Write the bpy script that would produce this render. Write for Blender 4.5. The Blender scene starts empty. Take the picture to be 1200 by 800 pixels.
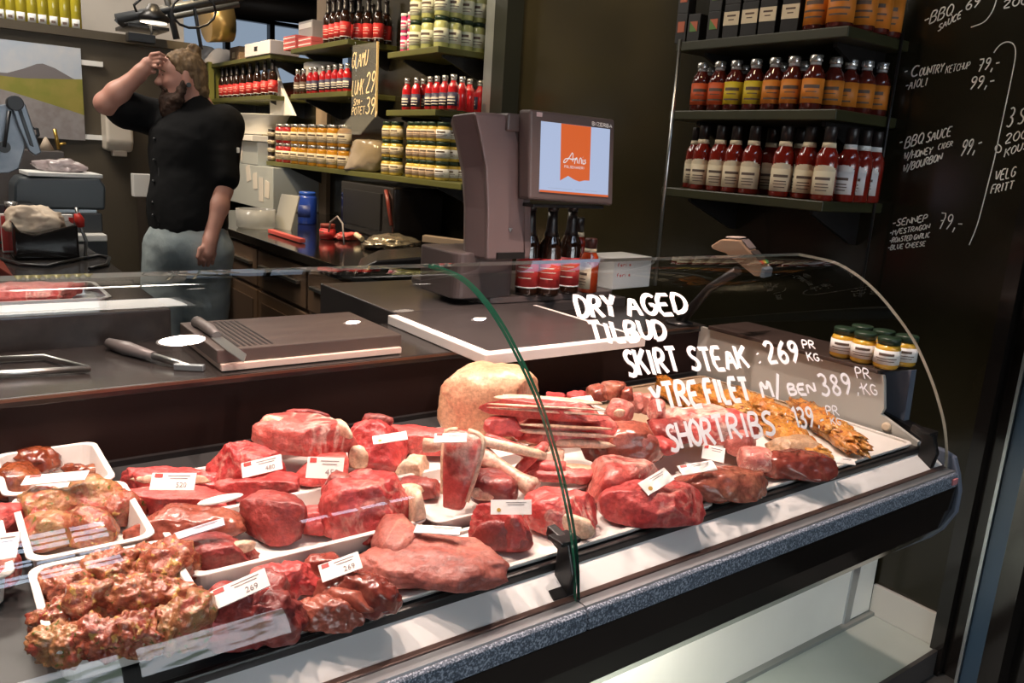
import bpy, math, random
import numpy as np
from mathutils import Vector, Matrix, noise
random.seed(7)
SC = bpy.context.scene
COL = SC.collection

# ------------------------------------------------------------------ camera
F_PX = 938.174
YAW, PITCH, ROLL = 0.645453954, 0.22463818, 0.0652362374
H = 1.35
def _basis():
    fw = np.array([math.sin(YAW)*math.cos(PITCH), math.cos(YAW)*math.cos(PITCH), -math.sin(PITCH)])
    rt = np.array([math.cos(YAW), -math.sin(YAW), 0.0])
    up = np.cross(rt, fw)
    return math.cos(ROLL)*rt+math.sin(ROLL)*up, -math.sin(ROLL)*rt+math.cos(ROLL)*up, fw
RT, UP, FW = _basis()
CAM = np.array([0.0, 0.0, H])
cd = bpy.data.cameras.new('camera')
cam = bpy.data.objects.new('camera', cd)
COL.objects.link(cam)
cd.sensor_width = 36.0
cd.lens = F_PX/1200*36.0
cd.clip_start = 0.02
M = Matrix.Identity(4)
for i in range(3):
    M[i][0], M[i][1], M[i][2], M[i][3] = RT[i], UP[i], -FW[i], CAM[i]
cam.matrix_world = M
SC.camera = cam

# ------------------------------------------------------------------ world, lights, exposure
SC.view_settings.view_transform = 'Standard'
SC.view_settings.look = 'None'
SC.view_settings.gamma = 1.0
SC.view_settings.use_curve_mapping = False
SC.view_settings.exposure = 0.0
w = bpy.data.worlds.new('sky')
SC.world = w
w.use_nodes = True
bg = w.node_tree.nodes['Background']
bg.inputs[0].default_value = (0.62, 0.78, 1.0, 1)
bg.inputs[1].default_value = 0.40

def lamp(name, kind, loc, energy, color, target=None, **kw):
    ld = bpy.data.lights.new(name, kind)
    ld.energy = energy
    ld.color = color
    for k, v in kw.items():
        setattr(ld, k, v)
    o = bpy.data.objects.new(name, ld)
    COL.objects.link(o)
    o.location = loc
    if target is not None:
        d = Vector(target)-Vector(loc)
        o.rotation_euler = d.to_track_quat('-Z', 'Y').to_euler()
    return o
PINK = (1.0, 0.76, 0.66)
WARM = (1.0, 0.74, 0.42)
CASE_W = 74.0
FILL_PANELS = [((.3, 2.55, 3.17), 16), ((-.3, 3.9, 3.17), 58), ((1.0, 5.6, 3.17), 22)]
CASE_LAMPS = [(-0.45, 1.10), (0.02, 1.16), (0.48, 1.10), (0.92, 1.16), (1.32, 1.08)]
SHELF_LAMPS = [((1.0, 3.3, 2.75), (1.98, 3.5, 1.4), 125), ((0.9, 4.3, 2.75), (1.98, 4.4, 1.4), 125),
               ((1.15, 5.3, 2.75), (2.0, 5.9, 1.4), 150), ((1.35, 1.45, 2.6), (2.0, 1.5, 1.5), 9),
               ((1.75, 2.45, 2.6), (2.3, 2.6, 1.95), 70)]
# ------------------------------------------------------------------ helpers
def ray(px, py):
    return FW + RT*(px-600)/F_PX - UP*(py-400)/F_PX
def on(px, py, ax, val):
    d = ray(px, py)
    return CAM + d*((val-CAM[ax])/d[ax])
def at(px, py, depth):
    return CAM + ray(px, py)*depth
def depth_of(p):
    return float((np.asarray(p)-CAM) @ FW)
def proj(p):
    d = np.asarray(p)-CAM
    z = d @ FW
    return 600+F_PX*(d @ RT)/z, 400-F_PX*(d @ UP)/z

MATS = {}
def mat(name, col, rough=0.5, metal=0.0, spec=0.5, coat=0.0, var=None, vscale=8.0, vcon=(0.35, 0.65), bump=0.0, bscale=40.0,
        emit=0.0, detail=4.0, coords='Object', vstretch=None, trans=0.0, sub=0.0):
    if name in MATS:
        return MATS[name]
    m = bpy.data.materials.new(name)
    m.use_nodes = True
    nt = m.node_tree
    b = nt.nodes['Principled BSDF']
    b.inputs['Base Color'].default_value = (*col, 1)
    b.inputs['Roughness'].default_value = rough
    b.inputs['Metallic'].default_value = metal
    b.inputs['Specular IOR Level'].default_value = spec
    b.inputs['Coat Weight'].default_value = coat
    b.inputs['Coat Roughness'].default_value = 0.12
    if trans:
        b.inputs['Transmission Weight'].default_value = trans
    if emit:
        b.inputs['Base Color'].default_value = (.02, .02, .02, 1)
        b.inputs['Emission Color'].default_value = (*col, 1)
        b.inputs['Emission Strength'].default_value = emit
    if var is not None or bump:
        tc = nt.nodes.new('ShaderNodeTexCoord')
        oi = nt.nodes.new('ShaderNodeObjectInfo')
        mp = nt.nodes.new('ShaderNodeVectorMath'); mp.operation = 'MULTIPLY_ADD'
        mp.inputs[1].default_value = vstretch or (1, 1, 1)
        ms = nt.nodes.new('ShaderNodeMath'); ms.operation = 'MULTIPLY'; ms.inputs[1].default_value = 37.0
        nt.links.new(oi.outputs['Random'], ms.inputs[0])
        nt.links.new(tc.outputs[coords], mp.inputs[0])
        nt.links.new(ms.outputs[0], mp.inputs[2])
        src = mp.outputs[0]
    if var is not None:
        nz = nt.nodes.new('ShaderNodeTexNoise')
        nz.inputs['Scale'].default_value = vscale
        nz.inputs['Detail'].default_value = detail
        nt.links.new(src, nz.inputs['Vector'])
        cr = nt.nodes.new('ShaderNodeValToRGB')
        cols = [col] + (list(var) if isinstance(var[0], (tuple, list)) else [var])
        e = cr.color_ramp.elements
        e[0].position, e[1].position = vcon
        e[0].color = (*cols[0], 1)
        e[1].color = (*cols[-1], 1)
        for i, c in enumerate(cols[1:-1]):
            x = e.new(vcon[0]+(vcon[1]-vcon[0])*(i+1)/(len(cols)-1))
            x.color = (*c, 1)
        nt.links.new(nz.outputs['Fac'], cr.inputs[0])
        nt.links.new(cr.outputs[0], b.inputs['Emission Color' if emit else 'Base Color'])
    if bump:
        nb = nt.nodes.new('ShaderNodeTexNoise')
        nb.inputs['Scale'].default_value = bscale
        nb.inputs['Detail'].default_value = 5
        nt.links.new(src, nb.inputs['Vector'])
        bp = nt.nodes.new('ShaderNodeBump')
        bp.inputs['Strength'].default_value = bump
        bp.inputs['Distance'].default_value = 0.004
        nt.links.new(nb.outputs['Fac'], bp.inputs['Height'])
        nt.links.new(bp.outputs[0], b.inputs['Normal'])
    MATS[name] = m
    return m

def glass_mat(name, tint=(0.985, 0.99, 0.985), ior=1.52, rough=0.0, haze=0.0):
    m = bpy.data.materials.new(name)
    m.use_nodes = True
    nt = m.node_tree
    nt.nodes.clear()
    out = nt.nodes.new('ShaderNodeOutputMaterial')
    fr = nt.nodes.new('ShaderNodeFresnel'); fr.inputs[0].default_value = ior
    tr = nt.nodes.new('ShaderNodeBsdfTransparent'); tr.inputs[0].default_value = (*tint, 1)
    gl = nt.nodes.new('ShaderNodeBsdfGlossy'); gl.inputs['Roughness'].default_value = rough
    mx = nt.nodes.new('ShaderNodeMixShader')
    ge = nt.nodes.new('ShaderNodeNewGeometry')
    sb = nt.nodes.new('ShaderNodeMath'); sb.operation = 'SUBTRACT'; sb.inputs[0].default_value = 1.0
    mu = nt.nodes.new('ShaderNodeMath'); mu.operation = 'MULTIPLY'; mu.use_clamp = True
    nt.links.new(ge.outputs['Backfacing'], sb.inputs[1])
    nt.links.new(fr.outputs[0], mu.inputs[0]); nt.links.new(sb.outputs[0], mu.inputs[1])
    nt.links.new(mu.outputs[0], mx.inputs[0])
    nt.links.new(tr.outputs[0], mx.inputs[1])
    nt.links.new(gl.outputs[0], mx.inputs[2])
    last = mx.outputs[0]
    if haze:
        df = nt.nodes.new('ShaderNodeBsdfDiffuse'); df.inputs[0].default_value = (.8, .8, .8, 1)
        m2 = nt.nodes.new('ShaderNodeMixShader'); m2.inputs[0].default_value = haze
        nt.links.new(last, m2.inputs[1]); nt.links.new(df.outputs[0], m2.inputs[2])
        last = m2.outputs[0]
    nt.links.new(last, out.inputs[0])
    MATS[name] = m
    return m

def link_mesh(name, V, Fs, m, parent=None, smooth=False, mi=None):
    me = bpy.data.meshes.new(name)
    me.from_pydata([tuple(map(float, v)) for v in V], [], [tuple(map(int, f)) for f in Fs])
    for x in (m if isinstance(m, (list, tuple)) else [m]):
        me.materials.append(x)
    if mi is not None:
        me.polygons.foreach_set('material_index', mi)
    if smooth:
        me.polygons.foreach_set('use_smooth', [True]*len(me.polygons))
    me.update()
    o = bpy.data.objects.new(name, me)
    COL.objects.link(o)
    if parent is not None:
        o.parent = parent
    return o

class MB:
    """collects simple shapes, then links them as one mesh object"""
    def __init__(s):
        s.V = []; s.F = []; s.S = []; s.mi = []; s.cur = 0
    def add(s, V, Fs, smooth=False):
        n = len(s.V)
        s.V += [tuple(map(float, v)) for v in V]
        s.F += [tuple(i+n for i in f) for f in Fs]
        s.S += [smooth]*len(Fs)
        s.mi += [s.cur]*len(Fs)
        return s
    def box(s, c, d, rz=0.0, R=None):
        x, y, z = d[0]/2, d[1]/2, d[2]/2
        P = np.array([(-x,-y,-z),(x,-y,-z),(x,y,-z),(-x,y,-z),(-x,-y,z),(x,-y,z),(x,y,z),(-x,y,z)])
        if rz:
            cc, ss = math.cos(rz), math.sin(rz)
            P = P @ np.array([(cc,ss,0),(-ss,cc,0),(0,0,1)])
        if R is not None:
            P = P @ np.asarray(R).T
        return s.add(P+np.array(c), [(0,3,2,1),(4,5,6,7),(0,1,5,4),(1,2,6,5),(2,3,7,6),(3,0,4,7)])
    def box2(s, a, b):
        a, b = np.minimum(a, b), np.maximum(a, b)
        return s.box((a+b)/2, b-a)
    def tube(s, pts, r, n=8, caps=True):
        pts = [np.array(p, float) for p in pts]
        rs = r if isinstance(r, (list, tuple)) else [r]*len(pts)
        V = []; Fs = []
        prev = None
        for i, p in enumerate(pts):
            t = pts[min(i+1, len(pts)-1)]-pts[max(i-1, 0)]
            t = t/(np.linalg.norm(t)+1e-12)
            if prev is None:
                a = np.array([0,0,1.]) if abs(t[2]) < .9 else np.array([1.,0,0])
            else:
                a = prev
            u = a-t*(a@t); u /= np.linalg.norm(u)+1e-12
            prev = u
            v = np.cross(t, u)
            for k in range(n):
                q = 2*math.pi*k/n
                V.append(p+rs[i]*(math.cos(q)*u+math.sin(q)*v))
        for i in range(len(pts)-1):
            for k in range(n):
                a = i*n+k; b = i*n+(k+1) % n
                Fs.append((a, b, b+n, a+n))
        s.add(V, Fs, True)
        if caps:
            m = len(s.V)-len(V)
            s.F += [tuple(m+k for k in range(n-1, -1, -1)), tuple(m+(len(pts)-1)*n+k for k in range(n))]
            s.S += [False, False]; s.mi += [s.cur]*2
        return s
    def lathe(s, prof, c=(0,0,0), n=20, a0=0.0, a1=None, capb=True, capt=True):
        full = a1 is None
        cnt = n if full else n+1
        V = []; Fs = []
        for r, z in prof:
            for k in range(cnt):
                q = 2*math.pi*k/n if full else a0+(a1-a0)*k/n
                V.append((c[0]+r*math.cos(q), c[1]+r*math.sin(q), c[2]+z))
        for i in range(len(prof)-1):
            for k in range(n):
                a = i*cnt+k; b = i*cnt+((k+1) % cnt)
                Fs.append((a, b, b+cnt, a+cnt))
        m = len(s.V)
        s.add(V, Fs, True)
        if full:
            if capb and prof[0][0] > 1e-6:
                s.F.append(tuple(m+k for k in range(cnt-1, -1, -1))); s.S.append(False); s.mi.append(s.cur)
            if capt and prof[-1][0] > 1e-6:
                q = m+(len(prof)-1)*cnt
                s.F.append(tuple(q+k for k in range(cnt))); s.S.append(False); s.mi.append(s.cur)
        return s
    def prism(s, poly, a, b, axis=0):
        """polygon in the two other axes, swept from a to b along axis"""
        def mk(p, t):
            q = [p[0], p[1]]; q.insert(axis, t); return q
        n = len(poly)
        V = [mk(p, a) for p in poly]+[mk(p, b) for p in poly]
        Fs = [(i, (i+1) % n, (i+1) % n+n, i+n) for i in range(n)]
        Fs += [tuple(range(n-1, -1, -1)), tuple(range(n, 2*n))]
        return s.add(V, Fs)
    def ball(s, c, r, n=10):
        prof = [(math.sin(math.pi*i/n), -math.cos(math.pi*i/n)) for i in range(n+1)]
        r3 = r if isinstance(r, (tuple, list)) else (r, r, r)
        m = len(s.V)
        s.lathe([(max(p[0], 1e-4), p[1]) for p in prof], (0,0,0), n*2, capb=False, capt=False)
        for i in range(m, len(s.V)):
            v = s.V[i]
            s.V[i] = (c[0]+v[0]*r3[0], c[1]+v[1]*r3[1], c[2]+v[2]*r3[2])
        return s
    def build(s, name, m, parent=None, bevel=0.0, loc=None, seg=2):
        o = link_mesh(name, s.V, s.F, m, parent, mi=s.mi)
        o.data.polygons.foreach_set('use_smooth', s.S)
        import bmesh
        bm = bmesh.new(); bm.from_mesh(o.data)
        bmesh.ops.recalc_face_normals(bm, faces=bm.faces)
        bm.to_mesh(o.data); bm.free()
        if bevel:
            md = o.modifiers.new('bevel', 'BEVEL')
            md.width = bevel; md.segments = seg; md.limit_method = 'ANGLE'
        if loc is not None:
            o.location = loc
        return o

def tag(o, label, cat, group=None):
    o['label'] = label; o['category'] = cat
    if group: o['group'] = group
    return o
def struct(o):
    o['kind'] = 'structure'
    return o
def empty(name, loc, label=None, cat=None, group=None, rz=0.0):
    o = bpy.data.objects.new(name, None)
    COL.objects.link(o)
    o.location = loc; o.rotation_euler = (0, 0, rz)
    o.empty_display_size = .05
    if label: tag(o, label, cat, group)
    return o
def copy_tree(o, parent=None):
    c = o.copy(); COL.objects.link(c)
    if parent is not None: c.parent = parent
    for ch in list(o.children):
        copy_tree(ch, c)
    return c
class Kind:
    """first placement uses the prototype itself, later ones copy it with its parts"""
    def __init__(s, root): s.root = root; s.used = False
    def place(s, loc, label, cat, group=None, rz=0.0):
        o = s.root if not s.used else copy_tree(s.root)
        s.used = True
        o.location = loc; o.rotation_euler = (0, 0, rz)
        if 'group' in o: del o['group']
        return tag(o, label, cat, group)
ORD = ['first', 'second', 'third', 'fourth', 'fifth', 'sixth', 'seventh', 'eighth', 'ninth', 'tenth', 'eleventh', 'twelfth']
def nth(i, n, side='left'):
    if i == 0: return 'leftmost'
    if i == n-1: return 'rightmost'
    return ORD[i]+' from left'

# one-stroke letters on a 4 x 6 grid
GL = {
'A':"0,0 2,6 4,0|1,2.2 3,2.2",'B':"0,0 0,6 2.6,6 3.4,5 2.6,3.3 0,3.2 3,3 3.9,1.6 3,0 0,0",'C':"3.8,5.2 2.4,6 .8,5.2 0,3 .8,.7 2.4,0 3.9,.8",
'D':"0,0 0,6 2.2,5.8 3.8,4.2 3.8,1.8 2.2,.1 0,0",'E':"3.6,6 0,6 0,0 3.8,0|0,3.1 2.8,3.1",'F':"3.6,6 0,6 0,0|0,3.2 2.7,3.2",
'G':"3.8,5.1 2.4,6 .8,5.2 0,3 .8,.7 2.4,0 3.8,1 3.8,2.8 2.2,2.8",'H':"0,0 0,6|4,0 4,6|0,3 4,3",'I':"1,0 1,6",'J':"3,6 3,1.2 1.8,0 .3,1",
'K':"0,0 0,6|3.8,6 0,2.6|1.2,3.6 4,0",'L':"0,6 0,0 3.4,0",'M':"0,0 .3,6 2,2.4 3.7,6 4,0",'N':"0,0 0,6 4,0 4,6",'O':"2,6 .4,4.8 0,3 .5,1 2,0 3.5,1 4,3 3.6,4.8 2,6",
'P':"0,0 0,6 2.8,6 3.8,4.6 2.8,3 0,2.8",'Q':"2,6 .4,4.8 0,3 .5,1 2,0 3.5,1 4,3 3.6,4.8 2,6|2.4,1.4 4,-.4",'R':"0,0 0,6 2.8,6 3.7,4.7 2.8,3.2 0,3|1.4,3 4,0",
'S':"3.7,5.3 2.2,6 .5,5.1 .9,3.6 3.1,2.6 3.7,1.1 2.2,0 .1,.6",'T':"0,6 4,6|2,6 2,0",'U':"0,6 .1,1.4 1.8,0 3.6,1.3 3.8,6",'V':"0,6 1.9,0 4,6",
'W':"0,6 1,0 2,4 3,0 4,6",'X':"0,6 4,0|4,6 0,0",'Y':"0,6 2,3 4,6|2,3 1.6,0",'Z':"0,6 4,6 0,0 4,0",
'0':"2,6 .4,4.6 0,3 .5,1 2,0 3.4,1 3.8,3 3.4,4.8 2,6",'1':".6,4.6 2,6 2,0",'2':".2,4.8 1.4,6 3.2,5.6 3.4,4 0,0 4,.2",
'3':".3,5.4 2,6 3.4,5 2.8,3.5 1.4,3.1 3.2,2.6 3.6,1.2 2,0 .1,.7",'4':"2.8,0 2.8,6 0,2 4,2",'5':"3.6,6 .6,6 .4,3.4 2.4,3.6 3.6,2 2.4,.1 .2,.4",
'6':"3,6 .9,4 .1,1.8 1.2,0 3,.3 3.5,2 2.2,3.3 .4,2.2",'7':".1,5.8 3.8,6 1.6,0|.9,3 3,3.2",'8':"2,3.2 .5,4.6 2,6 3.5,4.7 2,3.2 .2,1.5 2,0 3.8,1.5 2,3.2",
'9':"3.4,4.6 2.2,3 .6,3.6 .5,5.2 2,6 3.4,5.2 3.3,3 1,0",'-':".6,2.8 3.2,3",',':"1.6,.8 .9,-1.2",':':"1,4.4 1.3,4|1,1.4 1.3,1",'.':"1,0 1.3,.4",'/':"0,-1 3,7",
'n':"0,0 0,3.2|0,2.4 1.4,3.3 2.2,2.6 2.2,0",'i':"0,3 0,0|0,4.2 .2,4.5",'s':"2,2.9 .8,3.3 .3,2.5 1.8,1.2 1.5,.2 .1,.3",'o':"1,3 .1,1.6 1,0 2,1.5 1,3",
'e':".1,1.6 2,1.7 1.4,3 .2,2 .4,.4 2,.4",'r':"0,0 0,3|0,2 1,3 1.8,2.8",'f':"1.8,4.6 1,4.9 .7,4 .7,0|0,2.8 1.6,2.8",'k':"0,0 0,5|2,3 .1,1.4 2.1,0",'t':".8,4.6 .8,.4 1.6,0|0,3 1.8,3",
}
def glyph_lines(text, gap=1.1, jit=0.0, rnd=None):
    """list of polylines in units of letter height, and total width"""
    x = 0.0; out = []
    for ch in text:
        if ch == ' ':
            x += 2.6; continue
        st = [[tuple(map(float, p.split(','))) for p in part.split()] for part in GL[ch].split('|')]
        wd = max(p[0] for l in st for p in l)
        if ch in 'I1:i': wd = max(wd, 2.0)
        dy = rnd.uniform(-jit, jit)*6 if rnd else 0
        for l in st:
            out.append([((x+p[0])/6, (p[1]+dy)/6) for p in l])
        x += wd+gap
    return out, max(x-gap, .1)/6
def ribbon(mb, pts, nrm, width):
    """flat painted stroke through 3D points"""
    pts = [np.asarray(p, float) for p in pts]
    n = len(pts)
    V = []
    for i, p in enumerate(pts):
        t = pts[min(i+1, n-1)]-pts[max(i-1, 0)]
        N = nrm(p) if callable(nrm) else np.asarray(nrm, float)
        s = np.cross(t, N); s /= np.linalg.norm(s)+1e-12
        V += [p-s*width/2, p+s*width/2]
    mb.add(V, [(2*i, 2*i+1, 2*i+3, 2*i+2) for i in range(n-1)])
def densify(l, k):
    out = [l[0]]
    for a, b in zip(l[:-1], l[1:]):
        for j in range(1, k+1):
            out.append((a[0]+(b[0]-a[0])*j/k, a[1]+(b[1]-a[1])*j/k))
    return out
def smooth_line(l):
    for _ in range(1):
        if len(l) < 3: return l
        o = [l[0]]
        for a, b in zip(l[:-1], l[1:]):
            o += [(a[0]*.75+b[0]*.25, a[1]*.75+b[1]*.25), (a[0]*.25+b[0]*.75, a[1]*.25+b[1]*.75)]
        l = o+[l[-1]]
    return l
def write_px(mb, text, a, b, h0, h1, hit, nrm, wpx, slant=0.0, seed=0, jit=.04):
    """handwriting between two baseline points given as the photograph shows them, laid on a real surface"""
    rnd = random.Random(seed)
    L, W = glyph_lines(text, 1.1, jit, rnd)
    for l in L:
        P = []
        for u, v in densify(smooth_line(l), 2):
            t = u/W
            hh = h0+(h1-h0)*t
            P.append((a[0]+(b[0]-a[0])*t+slant*v*hh, a[1]+(b[1]-a[1])*t-v*hh))
        Q = [hit(*p) for p in P]
        ribbon(mb, Q, nrm, wpx*depth_of(Q[0])/F_PX)
def flat_text(name, text, size, m, parent, loc, rot, align='CENTER', ext=0.0003):
    cu = bpy.data.curves.new(name, 'FONT')
    cu.body = text; cu.size = size; cu.extrude = ext; cu.align_x = align; cu.align_y = 'CENTER'; cu.resolution_u = 2
    tmp = bpy.data.objects.new(name, cu)
    me = bpy.data.meshes.new_from_object(tmp)
    me.materials.clear(); me.materials.append(m)
    bpy.data.objects.remove(tmp); bpy.data.curves.remove(cu)
    o = bpy.data.objects.new(name, me); COL.objects.link(o)
    o.parent = parent; o.location = loc; o.rotation_euler = rot
    return o

def surface_net(F, o, h):
    """closed surface around F<0"""
    S = F < 0
    nx, ny, nz = F.shape
    off = [(i, j, k) for i in (0,1) for j in (0,1) for k in (0,1)]
    cnt = np.zeros((nx-1, ny-1, nz-1), np.int8)
    for i, j, k in off:
        cnt += S[i:nx-1+i, j:ny-1+j, k:nz-1+k]
    act = np.argwhere((cnt > 0) & (cnt < 8))
    idx = -np.ones((nx-1, ny-1, nz-1), np.int64)
    idx[tuple(act.T)] = np.arange(len(act))
    vals = np.stack([F[act[:,0]+i, act[:,1]+j, act[:,2]+k] for i, j, k in off], 1)
    acc = np.zeros((len(act), 3)); n = np.zeros(len(act))
    for a in range(8):
        for b in range(a+1, 8):
            d = np.abs(np.array(off[a])-np.array(off[b])).sum()
            if d != 1: continue
            va, vb = vals[:,a], vals[:,b]
            mk = (va < 0) != (vb < 0)
            t = np.where(mk, va/np.where(mk, va-vb, 1), 0)
            p = np.array(off[a])[None]*(1-t[:,None])+np.array(off[b])[None]*t[:,None]
            acc += p*mk[:,None]; n += mk
    V = (act+acc/n[:,None])*h+o
    Q = []
    for ax in range(3):
        sl0 = [slice(None)]*3; sl1 = [slice(None)]*3
        sl0[ax] = slice(0, -1); sl1[ax] = slice(1, None)
        A, B = S[tuple(sl0)], S[tuple(sl1)]
        e = np.argwhere(A != B)
        u, v = (ax+1) % 3, (ax+2) % 3
        ok = (e[:,u] > 0) & (e[:,v] > 0) & (e[:,u] < F.shape[u]-1) & (e[:,v] < F.shape[v]-1)
        e = e[ok]
        fl = A[tuple(e.T)]
        def cell(du, dv):
            c = e.copy(); c[:,u] += du; c[:,v] += dv
            return idx[tuple(c.T)]
        q = np.stack([cell(-1,-1), cell(0,-1), cell(0,0), cell(-1,0)], 1)
        q[~fl] = q[~fl][:, ::-1]
        Q.append(q)
    return V, np.concatenate(Q)
def sdf_object(name, prims, h, k, m, parent=None, cut=None, post=None):
    """prims: ('c', a, b, ra, rb) tapered capsule, ('e', centre, radii, R) ellipsoid; blended into one surface"""
    lo = np.full(3, 1e9); hi = -lo
    B = []
    for p in prims:
        if p[0] == 'c':
            a, b = np.array(p[1], float), np.array(p[2], float); r = max(p[3], p[4])
            l, g = np.minimum(a, b)-r, np.maximum(a, b)+r
        else:
            c = np.array(p[1], float); r = max(p[2]); l, g = c-r, c+r
        B.append((l, g)); lo = np.minimum(lo, l); hi = np.maximum(hi, g)
    lo -= 4*h; hi += 4*h
    n = np.ceil((hi-lo)/h).astype(int)+1
    F = np.full(n, 0.2, np.float32)
    for p, (l, g) in zip(prims, B):
        kk = p[5] if p[0] == 'c' and len(p) > 5 else (p[4] if p[0] == 'e' and len(p) > 4 else k)
        i0 = np.maximum(((l-kk*1.5-2*h-lo)/h).astype(int), 0); i1 = np.minimum(((g+kk*1.5+2*h-lo)/h).astype(int)+2, n)
        ax = [lo[d]+h*np.arange(i0[d], i1[d]) for d in range(3)]
        X, Y, Z = np.meshgrid(*ax, indexing='ij')
        if p[0] == 'c':
            a, b = np.array(p[1], float), np.array(p[2], float); ba = b-a; L = max(ba@ba, 1e-9)
            t = np.clip(((X-a[0])*ba[0]+(Y-a[1])*ba[1]+(Z-a[2])*ba[2])/L, 0, 1)
            d = np.sqrt((X-a[0]-t*ba[0])**2+(Y-a[1]-t*ba[1])**2+(Z-a[2]-t*ba[2])**2)-(p[3]+(p[4]-p[3])*t)
        else:
            R = np.asarray(p[3]) if p[3] is not None else np.eye(3)
            D = np.stack([X-p[1][0], Y-p[1][1], Z-p[1][2]], -1) @ R
            r = np.array(p[2])
            k0 = np.sqrt(((D/r)**2).sum(-1)); k1 = np.sqrt(((D/r**2)**2).sum(-1))+1e-9
            d = k0*(k0-1)/k1
        sl = tuple(slice(i0[q], i1[q]) for q in range(3))
        f = F[sl]
        hh = np.clip(.5+.5*(f-d)/kk, 0, 1)
        F[sl] = f+(d-f)*hh-kk*hh*(1-hh)
    if cut is not None:
        ax = [lo[d]+h*np.arange(n[d]) for d in range(3)]
        X, Y, Z = np.meshgrid(*ax, indexing='ij')
        for q, nn in cut:
            d = (X-q[0])*nn[0]+(Y-q[1])*nn[1]+(Z-q[2])*nn[2]
            F = np.maximum(F, d)
    V, Q = surface_net(F, lo, h)
    o = link_mesh(name, V, Q, m, parent, smooth=True)
    return o
# ------------------------------------------------------------------ materials
m_wall = mat('blackboard_wall', (.014, .012, .006), .2, spec=.5, var=(.019, .016, .008), vscale=3, bump=.05, bscale=30)
m_part = mat('partition_paint', (.068, .052, .032), .6, var=(.08, .062, .038), vscale=2)
m_pale = mat('pale_plaster', (.50, .46, .41), .8, var=(.40, .37, .33), vscale=2)
m_floor = mat('floor_tiles', (.05, .05, .048), .5, var=(.07, .07, .065), vscale=3)
m_ceil = mat('ceiling_paint', (.035, .034, .033), .9)
m_black = mat('black_metal', (.012, .011, .011), .35)
m_blackgloss = mat('black_gloss', (.010, .008, .007), .12, coat=.3)
m_gran = mat('granite_laminate', (.05, .065, .085), .45, var=[(.10, .125, .16), (.34, .38, .44)], vscale=380, vcon=(.40, .62), detail=2)
m_alu = mat('brushed_aluminium', (.42, .45, .47), .35, metal=.8)
m_steel = mat('stainless_steel', (.55, .55, .54), .3, metal=1.0, bump=.03, bscale=60)
m_white = mat('white_enamel', (.80, .78, .74), .35, var=(.76, .74, .70), vscale=6)
m_ledge = mat('ledge_enamel', (.80, .79, .77), .3, var=(.74, .73, .71), vscale=5)
m_darkback = mat('dark_back_panel', (.016, .008, .007), .5, spec=.08, coat=0, var=(.022, .011, .009), vscale=2.5, bump=.04, bscale=8)
m_top = mat('dark_worktop', (.020, .017, .016), .2, spec=.4, var=(.026, .022, .02), vscale=60)
m_greybeige = mat('grey_beige_panel', (.46, .45, .41), .5, var=(.43, .42, .38), vscale=4)
m_bluegrey = mat('blue_grey_plastic', (.12, .14, .185), .4)
m_base = mat('base_panel_white', (.84, .82, .74), .6, var=(.76, .74, .66), vscale=3, vcon=(.3, .7))
m_plinth = mat('plinth_tile', (.46, .50, .45), .45, var=(.41, .45, .40), vscale=4)
m_skirt = mat('skirting_white', (.50, .49, .45), .5)
m_chalk = mat('chalk_marker', (.85, .85, .82), .8)
m_paint = mat('white_marker_paint', (.92, .88, .86), .7)
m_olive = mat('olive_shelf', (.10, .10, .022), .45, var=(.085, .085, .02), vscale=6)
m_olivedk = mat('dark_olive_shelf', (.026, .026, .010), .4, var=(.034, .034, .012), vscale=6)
glass = glass_mat('case_glass')
m_gedge = mat('glass_green_edge', (.02, .13, .08), .15, coat=.5)
m_gedge2 = mat('glass_pale_edge', (.30, .30, .25), .2, coat=.5)
m_red = mat('red_paint', (.55, .03, .02), .4)

# ------------------------------------------------------------------ room shell
WX = 2.25
struct(MB().box((1.5, 2.5, -.05), (13, 19, .1)).build('floor', m_floor))
wr = MB().prism([(.885, 0), (4.75, 0), (4.75, 3.2), (.885, 3.2)], WX, WX+.08, 0).box2((WX, 4.75, 0), (WX+.08, 8.5, 1.78))
wr = struct(wr.build('wall_right', m_wall))
struct(MB().box2((-3, 4.6, 0), (1.22, 4.7, 1.80)).box2((-3, 4.56, 1.785), (1.25, 4.74, 1.825)).build('wall_back', m_part))
mbp = MB().box2((-3, 6.6, 0), (1.72, 6.7, 3.2))
struct(mbp.build('wall_rear', m_pale))
struct(MB().box2((-3.1, -7, 0), (-3, 12, 8.6)).build('wall_left', m_part))
struct(MB().box2((-3, -.9, 3.2), (2.4, 6.7, 3.3)).build('ceiling', m_ceil))
struct(MB().box2((-3.1, -7, 8.6), (8, -.9, 8.7)).box2((-3.1, 6.7, 4.2), (8, 12, 4.3)).box2((-3.1, -1, 3.2), (8, -.9, 8.6)).box2((-3.1, 6.6, 3.2), (8, 6.7, 4.2)).build('ceiling_hall', m_ceil))
struct(MB().box2((8, -7, 0), (8.1, 12, 8.6)).build('wall_hall', m_part))
struct(MB().box2((-3.1, -6.7, 0), (8, -6.55, 8.6)).build('wall_front', m_ceil))
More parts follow.
